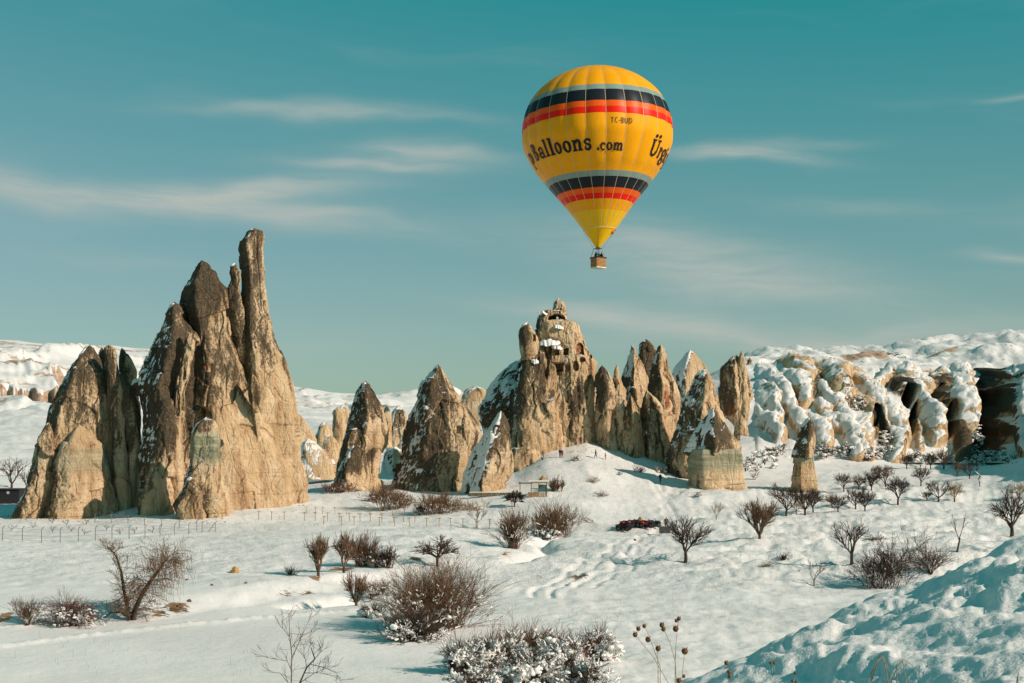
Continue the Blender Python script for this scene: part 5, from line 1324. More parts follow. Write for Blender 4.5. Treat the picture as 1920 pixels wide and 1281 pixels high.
# ---- bushes ----------------------------------------------------------------------
def bush_mesh(seed, h, w_, n, twig=.010, curl=.12, lev=2, fan=1.0, kids=(4, 4, 3), arch=0.0, depth=1.0, ln=.9):
    rs = np.random.RandomState(seed); segs = []
    cen = [(rs.uniform(-.26, .26) * w_, rs.uniform(-.2, .2) * w_ * depth, rs.uniform(.6, 1.0)) for _ in range(5)]; cen[0] = (cen[0][0] * .3, 0, 1.0)
    if n < 20: cen = [(0, 0, 1)]
    for i in range(n):
        cx_, cy_, ch_ = cen[rs.randint(0, len(cen))]; a = rs.uniform(0, 2 * math.pi); rr = abs(rs.normal(0, .10 if n >= 60 else .02)); inc = min(1.25, abs(rs.normal(0, .52)) * fan)
        p = V3(cx_ * (n >= 60) + math.cos(a) * rr * w_ * .5, cy_ * (n >= 60) + math.sin(a) * rr * w_ * .5 * depth, -.1)
        d = V3(math.sin(inc) * math.cos(a) * w_ / h * .6, math.sin(inc) * math.sin(a) * w_ / h * .6 * depth, math.cos(inc)); d /= np.linalg.norm(d)
        L = h * rs.uniform(.5, 1.0) * ln * ch_
        grow(segs, rs, p, d, L * .62, .022, 0, lev, curl, .12 - arch, kids, .42, .62)
    P = np.array([s[1] for s in segs])
    zq = np.percentile(P[:, 2], 99.5); kz = h / zq; kx = w_ / (np.percentile(P[:, 0], 99) - np.percentile(P[:, 0], 1))
    K = V3(kx, kx, kz)
    return [(a * K, b * K, max(r, twig), max(s, twig * .75)) for a, b, r, s, l in segs]
def _ico2():
    t = (1 + 5 ** .5) / 2
    v = [V3(*p) for p in ((-1, t, 0), (1, t, 0), (-1, -t, 0), (1, -t, 0), (0, -1, t), (0, 1, t), (0, -1, -t), (0, 1, -t), (t, 0, -1), (t, 0, 1), (-t, 0, -1), (-t, 0, 1))]
    v = [p / np.linalg.norm(p) for p in v]
    f = [(0, 11, 5), (0, 5, 1), (0, 1, 7), (0, 7, 10), (0, 10, 11), (1, 5, 9), (5, 11, 4), (11, 10, 2), (10, 7, 6), (7, 1, 8), (3, 9, 4), (3, 4, 2), (3, 2, 6), (3, 6, 8), (3, 8, 9), (4, 9, 5), (2, 4, 11), (6, 2, 10), (8, 6, 7), (9, 8, 1)]
    c = {}; g = []
    def mid(i, j):
        k = (min(i, j), max(i, j))
        if k not in c: m = v[i] + v[j]; v.append(m / np.linalg.norm(m)); c[k] = len(v) - 1
        return c[k]
    for a, b, d in f:
        x, y, z = mid(a, b), mid(b, d), mid(d, a); g += [(a, x, z), (b, y, x), (d, z, y), (x, y, z)]
    return np.array(v), np.array(g)
ICO_V, ICO_F = _ico2()
ICO_F0 = np.array([(0, 11, 5), (0, 5, 1), (0, 1, 7), (0, 7, 10), (0, 10, 11), (1, 5, 9), (5, 11, 4), (11, 10, 2), (10, 7, 6), (7, 1, 8), (3, 9, 4), (3, 4, 2), (3, 2, 6), (3, 6, 8), (3, 8, 9), (4, 9, 5), (2, 4, 11), (6, 2, 10), (8, 6, 7), (9, 8, 1)])
def snow_blobs(name, pts, size, seed=0, flat=.8):
    """soft lumps of snow lying in the twigs, each a huddle of smaller ones; too many to count"""
    rs = np.random.RandomState(seed); V = []; Fc = []; k = 0
    for p in pts:
        s0 = size * rs.choice([.45, .7, 1.0, 1.5], p=[.35, .3, .25, .10])
        for q in range(rs.randint(2, 6)):
            s = s0 * rs.uniform(.6, 1.15)
            big = s0 > size * 1.2; v = (ICO_V if big else ICO_V[:12]) * V3(rs.uniform(.8, 1.5), rs.uniform(.8, 1.4), flat * rs.uniform(.7, 1.1)) * s
            v = v * (1 + .55 * perlin(v[:, 0] / s * 1.3 + k, v[:, 1] / s * 1.3, v[:, 2] / s * 1.3, 5))[:, None]
            V.append(v + p + rs.normal(0, .8, 3) * s0 * V3(1, 1, .5)); Fc.append((ICO_F if big else ICO_F0) + k); k += len(v)
    return mesh_np(name, np.concatenate(V), np.concatenate(Fc), snowm, None, True)
def bush(px, py, hpx, wpx, label, col='rust', n=60, seed=1, twig=None, snow=0, snow_size=.10, cat='bush', name='bush', group=None, extra=None, dmin=62, snow_top=.62, **kw):
    p = hit(px, py, dmin); k = p.y / F
    e = empty(name, p, label, cat, group)
    S = bush_mesh(seed, hpx * k, wpx * k, n, twig=twig or .22 * k, **kw)
    link('stems', sticks('stems', S, BK[col], 3), e)
    if extra:
        ec, en, eh, ew = extra
        S2 = bush_mesh(seed + 50, eh * k, ew * k, en, twig=(twig or .22 * k) * .9, lev=1, kids=(4, 3), fan=.7)
        link('long_shoots', sticks('long_shoots', S2, BK[ec], 3), e)
    if snow:
        rs = np.random.RandomState(seed + 9); N = len(S)
        B = np.array([[*x[0], *x[1]] for x in S]); zt = hpx * k; zmid = (B[:, 2] + B[:, 5]) / 2
        flat_ = np.abs(B[:, 5] - B[:, 2]) / (np.linalg.norm(B[:, 3:] - B[:, :3], axis=1) + 1e-6)
        patch = fbm(B[:, 0] / .9, B[:, 1] / .9, B[:, 2] / .7, 2, .6, seed)      # snow sits in joined patches, not everywhere
        ok = np.where((patch > .07) & (zmid < zt * snow_top * rs.uniform(.5, 1.1, N)) & (flat_ < .9) & (zmid > .05))[0]
        ok = rs.permutation(ok)[:snow * 5]
        if len(ok):
            rr = snow_size * rs.uniform(.22, .55, len(ok)); bars = [(B[i, :3] + V3(0, 0, r * .7), B[i, 3:] + V3(0, 0, r * .7), r, r * rs.uniform(.5, 1)) for i, r in zip(ok, rr)]
            tag(link('twig_snow', sticks('twig_snow', bars, snowm, 4), e), kind='stuff')
            tag(link('snow_load', snow_blobs('snow_load', [B[i, 3:] for i in ok[:snow // 3]], snow_size * .75, seed), e), kind='stuff')
    return e
bush(830, 1182, 128, 190, 'big rusty-red bush, the largest, beside the road in the middle of the snow', 'rust', 210, 71, .0075, 200, .12, lev=3, kids=(4, 3, 3), extra=('brown', 46, 150, 250), depth=.8)
bush(775, 1200, 66, 120, 'low dark tangle of twigs at the shaded side of the big rusty bush', 'dark', 120, 72, .009, 120, .12, lev=2, kids=(5, 4), depth=.8)
bush(965, 1029, 76, 62, 'upright dense brown bush, taller than wide, by the ditch', 'brown', 120, 73, .013, 60, .12, lev=2, kids=(5, 4))
bush(1047, 1007, 66, 96, 'round rust-brown bush with a few tall thin stems, right of the ditch', 'rust', 150, 74, .013, 60, .14, lev=2, kids=(5, 4), extra=('brown', 12, 92, 70))
bush(1018, 1010, 26, 44, 'low snowy dark bush at the foot of the round rust-brown bush', 'dark', 60, 75, .02, 120, .20, lev=2, kids=(4, 3))
bush(735, 956, 52, 78, 'spreading rusty bush between the slender and the broad cone', 'rust', 110, 76, .017, 40, .14, lev=2, kids=(5, 4))
bush(822, 964, 44, 84, 'wide rusty bush in front of the broad pointed cone', 'rust', 110, 77, .017, 40, .14, lev=2, kids=(5, 4), extra=('brown', 10, 58, 60))
bush(788, 966, 20, 26, 'little dark grey bush between the two rusty bushes', 'dark', 50, 78, .02, 20, .12)
bush(870, 958, 22, 60, 'low straggling tan scrub right of the wide rusty bush', 'tan', 60, 79, .017)
bush(640, 925, 24, 70, 'low reddish scrub under the slender cone', 'red', 70, 80, .017, 20, .14)
bush(700, 940, 20, 50, 'low scrub mixed with snow beside the slender cone', 'brown', 50, 81, .017, 30, .14)
bush(885, 908, 16, 40, 'low purple-brown scrub at the foot of the sharp pyramid', 'red', 60, 82, .02)
bush(912, 905, 14, 34, 'low dark scrub tucked against the sharp pyramid', 'brown', 50, 83, .02)
bush(1043, 921, 28, 30, 'small brown bush right of the wooden hut', 'brown', 60, 84, .02)
bush(135, 1172, 58, 102, 'arching purple-red bush loaded with snow beside the road', 'red', 150, 85, .008, 170, .11, lev=2, kids=(5, 4), arch=.5)
bush(52, 1172, 52, 66, 'thin grey straggly bush left of the purple-red one', 'brown', 46, 86, .008, 60, .07, lev=2, kids=(4, 4))
bush(683, 1062, 62, 56, 'mid-brown bush, third in the row on the earth bank', 'brown', 80, 87, .012, 30, .08, lev=2, kids=(5, 4))
bush(720, 1064, 40, 50, 'dark bushy clump at the end of the row on the earth bank', 'dark', 80, 88, .015, 60, .1, lev=2, kids=(5, 4))
bush(1690, 1102, 100, 150, 'large dark leafless thicket rising behind the near snow slope', 'dark', 84, 89, .011, 20, .08, lev=3, kids=(4, 3, 3), curl=.16, fan=1.1)
bush(1745, 1075, 70, 90, 'dark leafless shoots joined to the thicket on the snow slope', 'dark', 44, 90, .011, 0, lev=2, kids=(4, 4), curl=.16)
bush(700, 1158, 30, 46, 'small snow-buried bush on the corner of the road', 'dark', 60, 91, .010, 120, .16, lev=2, kids=(4, 3))
bush(700, 1120, 34, 50, 'snowy brown bush above the road corner', 'brown', 70, 92, .009, 90, .14, lev=2, kids=(4, 4))
# the snow-laden briars at the bottom edge
briar_bits = [(870, 1262, 74, 96, 'dark'), (935, 1248, 74, 110, 'brown'), (1000, 1236, 72, 110, 'rust'), (985, 1290, 80, 120, 'dark'), (1060, 1255, 76, 90, 'red'), (1115, 1240, 68, 76, 'red'), (1095, 1290, 66, 110, 'dark'), (900, 1300, 60, 110, 'dark')]
names_ = ['leftmost snow-laden briar clump at the bottom edge', 'frosted briar clump joining the big rusty bush', 'rust-tipped briar clump at the crown of the snowy hedge', 'dark snow-plastered briar in the lower middle of the snowy hedge',
          'red-twigged briar with thick snow pads', 'red-twigged briar at the right-hand end of the snowy hedge', 'dark briar under thick snow at the foot of the red-twigged one', 'low briar half buried in snow, lowest in the hedge']
for i, ((px, py, hp, wp, c), lb) in enumerate(zip(briar_bits, names_)):
    bush(px, py, hp, wp, lb, c, 110, 120 + i, .0075, 250, .15, lev=2, kids=(5, 4), curl=.16, fan=1.25, arch=.25, snow_top=.85, name='briar', group='snow-laden briars at the bottom of the view')
# small scrub dotted on the mound and the flats
dots = [(1082, 864, 13, 24, 'grey tuft on the crest of the mound below the castle door'), (1200, 886, 16, 26, 'grey tuft on the right shoulder of the mound'), (1238, 886, 16, 22, 'round dark snow-speckled tuft beside a walker'),
        (1018, 862, 8, 10, 'tiny dark tuft near the foot of the castle rock'), (1162, 891, 8, 12, 'tiny tuft on the middle of the mound'), (1112, 905, 14, 34, 'wide grey tuft below the mound crest'), (1130, 930, 12, 30, 'grey tuft at the low foot of the mound'), (1290, 888, 8, 20, 'little scrub at the corner of the green-footed rock'),
        (1415, 900, 18, 16, 'thin tan tuft between the green-footed rock and the lone pillar'), (475, 950, 10, 16, 'small dark tuft right of the slim pillar'), (1640, 1010, 10, 40, 'dry tuft on the furrowed snow by the orchard'), (1000, 1000, 12, 16, 'dry tuft between the two large brown bushes'),
        (1310, 930, 8, 20, 'dry tuft in the tan grass of the slope'), (1470, 1050, 16, 30, 'dry grass tuft in front of the round shrub tree'), (1440, 1062, 12, 36, 'snowy dry tuft beneath the round shrub tree'), (545, 1078, 18, 30, 'pale dry tuft left of the earth-bank row')]
for i, (px, py, hp, wp, lb) in enumerate(dots):
    bush(px, py, hp, wp, lb, ['brown', 'dark', 'tan'][i % 3], 40, 200 + i, .018 if py < 1000 else .012, 24, .12, lev=1, kids=(4, 3), cat='shrub', name='shrub', group='low shrubs in the snow')

# ---- the orchard: five growths, copied --------------------------------------------
OT = [make_tree('t', BK['trunk'], BK[c], tree_template(300 + i, 3.6, 3.9, nmain=6 + i % 3, levels=4, nchild=(5 + i % 2, 5, 4), spread=.55 + .07 * i, up=.28 - .06 * i, trunk=.24 - .03 * (i % 3), twig=.015, tr=.12)) for i, c in enumerate(('dark', 'dark', 'brown', 'dark', 'tan', 'dark', 'brown', 'dark'))]
orch = [(1475, 967, 64, 0, 'nearest the round brown tree, front row'), (1509, 966, 60, 1, 'under the lone pillar'), (1524, 961, 46, 3, 'right under the lone pillar, small'), (1493, 963, 30, 4, 'a spindly one between two dark ones'), (1571, 960, 36, 1, 'low and wide in the front row'),
        (1604, 955, 44, 0, 'in the front row with its crown touching the next'), (1622, 958, 42, 1, 'forked low in the front row'), (1684, 947, 58, 3, 'the tallest of the middle, snow in its crown'), (1582, 922, 38, 3, 'dark and flat-topped in the back row'),
        (1634, 920, 42, 0, 'standing straight in the back row'), (1610, 918, 32, 2, 'reddish in the back row'), (1660, 913, 44, 1, 'dark against the blue shadow'), (1644, 900, 30, 3, 'small and dark behind the back row'), (1727, 912, 40, 3, 'dense and dark, alone in the gap'), (1760, 941, 44, 0, 'blue-grey in front of the snow knoll'),
        (1790, 941, 42, 4, 'pale tan on the snow knoll'), (1738, 940, 22, 1, 'tiny beside the snow knoll'), (1745, 880, 32, 3, 'snow-dusted at the cave foot'), (1770, 880, 44, 2, 'bushy brown at the cave foot'), (1795, 893, 30, 1, 'low in the cave shade'), (1818, 898, 34, 0, 'dark at the rim of the blue slope'), (1912, 935, 36, 4, 'pale at the picture edge'), (1700, 880, 30, 3, 'dark under the snowy rock spur'), (1560, 952, 30, 4, 'thin and pale by the lone pillar')]
for i, (px, py, hp, k, lb) in enumerate(orch):
    p = hit(px, py); kk_ = k if i < 8 else (k + 5 if k < 3 and i % 2 else k); put_tree('orchard_tree', px, py, 'bare orchard tree, ' + lb, 'tree', OT[kk_], hp * p.y / F / 3.6, i * 1.9, 'bare trees of the orchard', pos=p)
e = empty('dead_trunk', hit(1836, 912), 'bent dead trunk tipped with snow in front of the blue shadow slope', 'tree stump')
mb = MB(); mb.tube([(0, 0, -.1), (.1, 0, .6), (-.1, 0, 1.2), (.25, 0, 1.7)], [.13, .11, .09, .07], 7); mb.tube([(-.1, 0, 1.2), (.1, 0, 1.75), (-.3, .05, 2.1), (-.7, .1, 2.5)], [.08, .08, .06, .04], 6); mb.build('trunk', BK['trunk'], e, smooth=True)
mb = MB(); mb.tube([(.1, 0, 1.83), (-.3, .05, 2.18), (-.7, .1, 2.58)], [.05, .09, .05], 6); mb.build('snow_cap', snowm, e, smooth=True)
# scrub under the caves: one tangled mass
rs_ = np.random.RandomState(77); S_all = []; B_all = []
for (cx, cy, rx, ry, n) in [(1555, 848, 34, 8, 26), (1625, 852, 26, 8, 20), (1660, 835, 14, 20, 18), (1600, 765, 16, 16, 16), (1720, 862, 24, 10, 20), (1850, 862, 50, 12, 40), (1820, 820, 14, 30, 16), (1440, 845, 24, 10, 12), (1420, 872, 30, 10, 10)]:
    for j in range(n):
        p = hit(cx + rs_.uniform(-rx, rx), cy + rs_.uniform(-ry, ry), 262); p.y -= 2.5; p.z = p.z - .3
        S = bush_mesh(500 + j, rs_.uniform(.8, 2.0), rs_.uniform(1.2, 2.6), 8, twig=.034, lev=1, kids=(4, 2))
        o = np.array(p)
        S_all += [(a + o, b + o, r, q) for a, b, r, q in S]; B_all += [S[i][1] + o for i in rs_.choice(len(S), 7)]
sc_me = sticks('scrub', S_all, BK['dark'], 3)
so = tag(link('scrub', sc_me), 'dark leafless scrub matted along the foot of the snowy rocks', 'scrub', kind='stuff')
tag(link('snow_load', snow_blobs('snow_load', B_all, .22, 4), so), kind='stuff')
# dry grass blades through the snow of the flats
rs_ = np.random.RandomState(99); G_ = []
def blades(cx, cy, rx, ry, n, h):
    for j in range(n):
        px, py = cx + rs_.normal(0, rx), cy + rs_.normal(0, ry)
        D = -FL * F / max(60, py - CY); X = (px - CX) / F * D; G_.append((X, D, h * rs_.uniform(.4, 1.2)))
for a in [(1500, 1090, 200, 14, 260, .35), (1180, 1130, 150, 30, 260, .28), (1000, 1085, 60, 14, 120, .3), (420, 1050, 160, 40, 220, .25), (1330, 1000, 100, 12, 160, .35), (620, 985, 140, 12, 240, .4), (1450, 1160, 120, 30, 200, .25), (200, 1235, 200, 25, 60, .5), (560, 1120, 60, 14, 80, .3), (1090, 1160, 60, 20, 100, .3)]: blades(*a)
G_ = np.array(G_); zz_ = height(G_[:, 0], G_[:, 1])
S_all = []
for (X, Y, h), z in zip(G_, zz_):
    o = V3(X, Y, z - .03); t = o + V3(rs_.normal(0, .25) * h, rs_.normal(0, .25) * h, h); r = .0045 + .00004 * Y
    S_all.append((o, t, r, r * .5))
tag(link('dry_grass', sticks('dry_grass', S_all, BK['tan'], 3)), 'dry tan grass blades poking through the snow', 'grass', kind='stuff')

# ---- close plants ------------------------------------------------------------------
p = hit(556, 1279, 62); p = Vector(((556 - CX) / F * 66, 66.0, ground_z((556 - CX) / F * 66, 66.0))); k = 66 / F
e = empty('twig_shrub', p, 'thin red-stemmed twig shrub at the bottom edge of the road', 'shrub')
rs_ = np.random.RandomState(6); S = []; S2 = []
def poly(lst, r0, r1, S, kk=k, dep=.12):
    y = 0; pts = []
    for x, yy in lst: y += rs_.normal(0, dep) * kk * 8; pts.append(V3((x - 556) * kk, y, CAMZ - (yy - CY) / F * 66 - p.z))
    for i in range(len(pts) - 1):
        a = r0 + (r1 - r0) * i / (len(pts) - 1); b = r0 + (r1 - r0) * (i + 1) / (len(pts) - 1); S.append((pts[i], pts[i + 1], a, b))
    return pts
A1 = poly([(546, 1345), (546, 1281), (547, 1230), (543, 1190), (542, 1150)], .034, .010, S)
A2 = poly([(556, 1345), (562, 1281), (575, 1252), (590, 1236), (583, 1215)], .05, .022, S2)
for pts in ([(547, 1260), (538, 1240), (512, 1236), (494, 1232)], [(547, 1235), (560, 1205), (572, 1180), (580, 1162)], [(543, 1195), (530, 1178), (528, 1165)], [(546, 1215), (562, 1195), (600, 1178)], [(548, 1290), (525, 1262), (496, 1260)]):
    poly(pts, .016, .006, S)
for pts in ([(570, 1262), (600, 1262), (640, 1270)], [(580, 1245), (610, 1252), (630, 1262), (642, 1281)], [(590, 1236), (602, 1222), (596, 1200)], [(563, 1280), (590, 1262), (620, 1250)], [(575, 1252), (572, 1235), (562, 1215)]):
    poly(pts, .018, .006, S2)
for base, SS in ((list(S), S), (list(S2), S2)):
    for a, b, r, q in base:
        for j in range(3):
            if r > .03: continue
            g0 = []; grow(g0, rs_, a + (b - a) * rs_.uniform(0, 1), (b - a) / np.linalg.norm(b - a) * .6 + rs_.normal(0, .5, 3) * V3(1, .5, 1) + V3(0, 0, .3), .55, .008, 1, 2, .15, .1, (3, 3), .5, .6); SS += [(x[0], x[1], max(x[2], .006), max(x[3], .005)) for x in g0]
link('red_stem', sticks('red_stem', S, BK['red'], 5), e); link('dark_stem', sticks('dark_stem', S2, BK['dark'], 5), e)
seedm = plain('dry_seed_head', (0.16, 0.075, 0.035), .9, .4, 60); stalkm = plain('dry_stalk', (0.33, 0.22, 0.12), .9, .3, 30)
def near_pt(px, py, D): return W(px, py, D)
def stalk_plant(name, D, stems, heads, label, r=.004, cat='dry plant', group=None):
    bx = stems[0][0][0]; X = (bx - CX) / F * D
    base = Vector((X, D, ground_z(X, D)))
    e = empty(name, base, label, cat, group)
    for st in stems:
        pts = [near_pt(x, y, D + rs_.normal(0, .03)) - base for x, y in st]
        foot = Vector((pts[0].x, pts[0].y, ground_z(base.x + pts[0].x, base.y + pts[0].y) - base.z - .03))
        mb = MB(); mb.tube([foot] + pts, [r * 1.3] + [r * (1 - .45 * i / len(pts)) for i in range(len(pts))], 5); mb.build('stem', stalkm, e, smooth=True)
    for (x, y, s) in heads:
        c = near_pt(x, y, D) - base; q = s * D / F
        mb = MB(); mb.lathe([(.1 * q, -q * 1.05), (.7 * q, -.75 * q), (q, -.1 * q), (.85 * q, .45 * q), (.55 * q, .75 * q), (.05 * q, .8 * q)], 9, tuple(c)); 
        for j in range(7):
            a = j * 2 * math.pi / 7; mb.tube([c + Vector((.5 * q * math.cos(a), .5 * q * math.sin(a), .5 * q)), c + Vector((.9 * q * math.cos(a), .9 * q * math.sin(a), 1.2 * q))], [q * .12, q * .05], 3)
        mb.build('seed_head', seedm, e, smooth=True)
    return e
stalk_plant('dry_stalk', 16.0, [[(1253, 1281), (1225, 1232), (1192, 1192)], [(1238, 1250), (1225, 1215), (1212, 1180), (1207, 1175)], [(1234, 1250), (1232, 1220)]],
            [(1191, 1190, 5), (1197, 1179, 4.5), (1208, 1174, 4), (1215, 1199, 5.5), (1234, 1216, 5.5)], 'dry branching stalk with five round seed heads, the one furthest from the snow bank')
stalk_plant('dry_stalk', 16.2, [[(1270, 1300), (1266, 1240), (1256, 1205), (1243, 1178)], [(1266, 1235), (1268, 1200), (1272, 1162)], [(1277, 1300), (1280, 1260), (1283, 1225)]],
            [(1241, 1172, 5), (1244, 1180, 4.5), (1273, 1160, 4), (1268, 1164, 3.5), (1267, 1179, 6), (1284, 1221, 6.5), (1273, 1276, 5), (1282, 1268, 3.5)], 'taller pair of dry stalks with dark round seed heads beside the branching one')
stalk_plant('dry_stalk', 12.5, [[(1372, 1310), (1368, 1275), (1362, 1244)]], [(1362, 1243, 4.5), (1367, 1260, 4), (1368, 1268, 4)], 'short dry stalk with three stacked seed heads on the snow bank', .0018)
stalk_plant('dry_stalk', 12.5, [[(1466, 1310), (1458, 1270), (1448, 1244)]], [(1445, 1243, 3.2), (1452, 1243, 3.2)], 'short dry stalk with a pair of tiny seed heads on the snow bank', .0015)
stalk_plant('dry_stalk', 12.0, [[(1486, 1312), (1489, 1280), (1491, 1262)]], [(1491, 1262, 3), (1486, 1277, 3), (1492, 1279, 2.5)], 'faint dry stalk beside the pair of tiny seed heads', .0015)
def reed(D, stems, label):
    bx = stems[0][0][0]; X = (bx - CX) / F * D; base = Vector((X, D, ground_z(X, D))); e = empty('bent_reed', base, label, 'dry plant', 'bent dry reeds on the snow bank')
    for st, r in stems_iter(stems):
        pts = [near_pt(x, y, D + rs_.normal(0, .03)) - base for x, y in st]
        foot = Vector((pts[0].x * .9, pts[0].y, -.03))
        mb = MB(); mb.tube([foot] + pts, [r] + [r * (1 - .6 * i / len(pts)) for i in range(len(pts))], 5); mb.build('blade', stalkm, e, smooth=True)
def stems_iter(s): return [(x[0], x[1]) if isinstance(x, tuple) else (x, .004) for x in s]
reed(9.0, [[(1632, 1300), (1634, 1262), (1646, 1238), (1656, 1232), (1664, 1250), (1670, 1281), (1672, 1300)], [(1628, 1300), (1636, 1270), (1650, 1228), (1653, 1226)], [(1668, 1300), (1660, 1250), (1655, 1230)], [(1680, 1300), (1682, 1268), (1681, 1258)], [(1672, 1300), (1672, 1275), (1684, 1248), (1694, 1236), (1706, 1244), (1716, 1254)], [(1700, 1300), (1698, 1268), (1692, 1238)]], 'bundle of bent-over brown reeds on the snow bank')
reed(9.0, [[(1903, 1300), (1908, 1270), (1912, 1252)], [(1908, 1300), (1909, 1275)]], 'single short reed on the snow bank at the picture edge')
# ------------------------------------------------------------------ people
pants = plain('dark_trousers', (0.02, 0.022, 0.03), .85, .3); skin = plain('skin', (0.42, 0.25, 0.17), .6, .1); hair = plain('dark_hair', (0.02, 0.015, 0.012), .8, .2); boot = plain('boots', (0.02, 0.016, 0.014), .6, .2)
def jacket(name, c): return plain(name, c, .8, .25, 20)
JK = dict(black=jacket('black_jacket', (0.018, 0.018, 0.022)), red=jacket('red_jacket', (0.42, 0.02, 0.025)), blue=jacket('navy_jacket', (0.02, 0.035, 0.08)), brown=jacket('brown_jacket', (0.10, 0.05, 0.03)), grey=jacket('grey_jacket', (0.10, 0.10, 0.11)))
def person_mesh(pose):
    """one continuous skinned figure, 1.72 m"""
    st = dict(walk=((.20, .30), (-.18, -.28)), stand=((.02, .03), (-.02, -.02)), sit=None)[pose]
    sh = [(0, 0, .93, .135), (0, .0, 1.12, .145), (0, .0, 1.34, .155), (0, 0, 1.47, .07), (0, -.02, 1.53, .075), (0, -.03, 1.62, .105), (0, -.02, 1.69, .07)]
    v = [s[:3] for s in sh]; r = [s[3] for s in sh]; e = [(i, i + 1) for i in range(6)]
    def chain(root, pts):
        a = root
        for (x, y, z, rad) in pts:
            v.append((x, y, z)); r.append(rad); e.append((a, len(v) - 1)); a = len(v) - 1
        return a
    for s, (k, a) in zip((-1, 1), st):
        chain(0, [(s * .10, 0, .86, .105), (s * .11, -k * .7, .50, .072), (s * .12, -a * .85, .10, .05), (s * .13, -a * .85 - .14, .05, .042)])
    sw = .22 if pose == 'walk' else .05
    for s in (-1, 1):
        h = chain(2, [(s * .19, 0, 1.40, .07), (s * .26, s * sw * .3, 1.14, .052), (s * .27, s * sw - .08, .90, .04), (s * .27, s * sw - .11, .84, .038)])
        for j, (dx, L) in enumerate(((-.025, .07), (-.008, .085), (.010, .08), (.026, .065))):
            chain(h, [(s * .27 + dx, s * sw - .13, .80, .010), (s * .27 + dx, s * sw - .14, .80 - L * .6, .009)])
        chain(h, [(s * .24, s * sw - .15, .82, .011), (s * .235, s * sw - .17, .79, .010)])
    # nose and brow
    chain(5, [(0, -.135, 1.60, .022)])
    me = bpy.data.meshes.new('person'); me.from_pydata(v, e, [])
    o = bpy.data.objects.new('person', me); COL.objects.link(o)
    m = o.modifiers.new('skin', 'SKIN'); m.use_smooth_shade = True
    for i, sv in enumerate(me.skin_vertices[0].data): sv.radius = (r[i], r[i] * .85); sv.use_root = (i == 0)
    o.modifiers.new('sub', 'SUBSURF').levels = 1
    dg = bpy.context.evaluated_depsgraph_get(); dg.update()
    out = bpy.data.meshes.new_from_object(o.evaluated_get(dg)); bpy.data.objects.remove(o)
    return out
def dress(me, jk, nm):
    me = me.copy(); me.name = nm; me.materials.clear()
    for m in (pants, jk, skin, hair, boot): me.materials.append(m)
    for p in me.polygons:
        x, y, z = p.center; k = 0
        if z < .16: k = 4
        elif z < .90 and abs(x) < .22: k = 0
        elif z < .865: k = 2
        elif z < 1.46: k = 1
        elif z < 1.52: k = 2
        else: k = 3 if (y > -.05 or z > 1.66) else 2
        p.material_index = k; p.use_smooth = True
    return me
PM = {k: person_mesh(k) for k in ('walk', 'stand')}
def person(px, py, pose, jk, label, rz=0, s=1.0, pos=None, parent=None, group=None):
    p = hit(px, py, 100) if pos is None else pos
    o = link('person', dress(PM[pose], JK[jk], 'person')); o.location = p; o.rotation_euler = (0, 0, rz); o.scale = (s, s, s)
    tag(o, label, 'person', group or 'walkers on the snowy mound')
    return o
person(1089, 835, 'walk', 'blue', 'person in dark clothes walking up to the door of the castle rock', 2.9, 1.0)
person(1091, 822, 'stand', 'blue', 'person in a navy jacket standing right at the door of the castle rock', .2, 1.05, pos=hit(1091, 835, 100) + Vector((.2, 3.4, .45)))
person(1050, 859, 'stand', 'black', 'person in black, the darker of the pair on the upper slope', .6)
person(1054, 859, 'stand', 'red', 'person in a red jacket beside the one in black', -.6, .9)
person(1117, 860, 'walk', 'black', 'person in black walking alone along the crest', 1.5)
person(1135, 862, 'stand', 'brown', 'small person in brown low on the crest', 1.2, .72)
person(1253, 888, 'stand', 'black', 'person in black standing by the round dark tuft, arms at the sides', .4, 1.12)
person(1238, 907, 'walk', 'black', 'person in black walking downhill away from the green-footed rock', .3)
person(1271, 898, 'walk', 'black', 'person in black striding near the green-footed rock', -.7)
person(1018, 858, 'stand', 'grey', 'small grey figure at the foot of the castle rock', .4, .8)
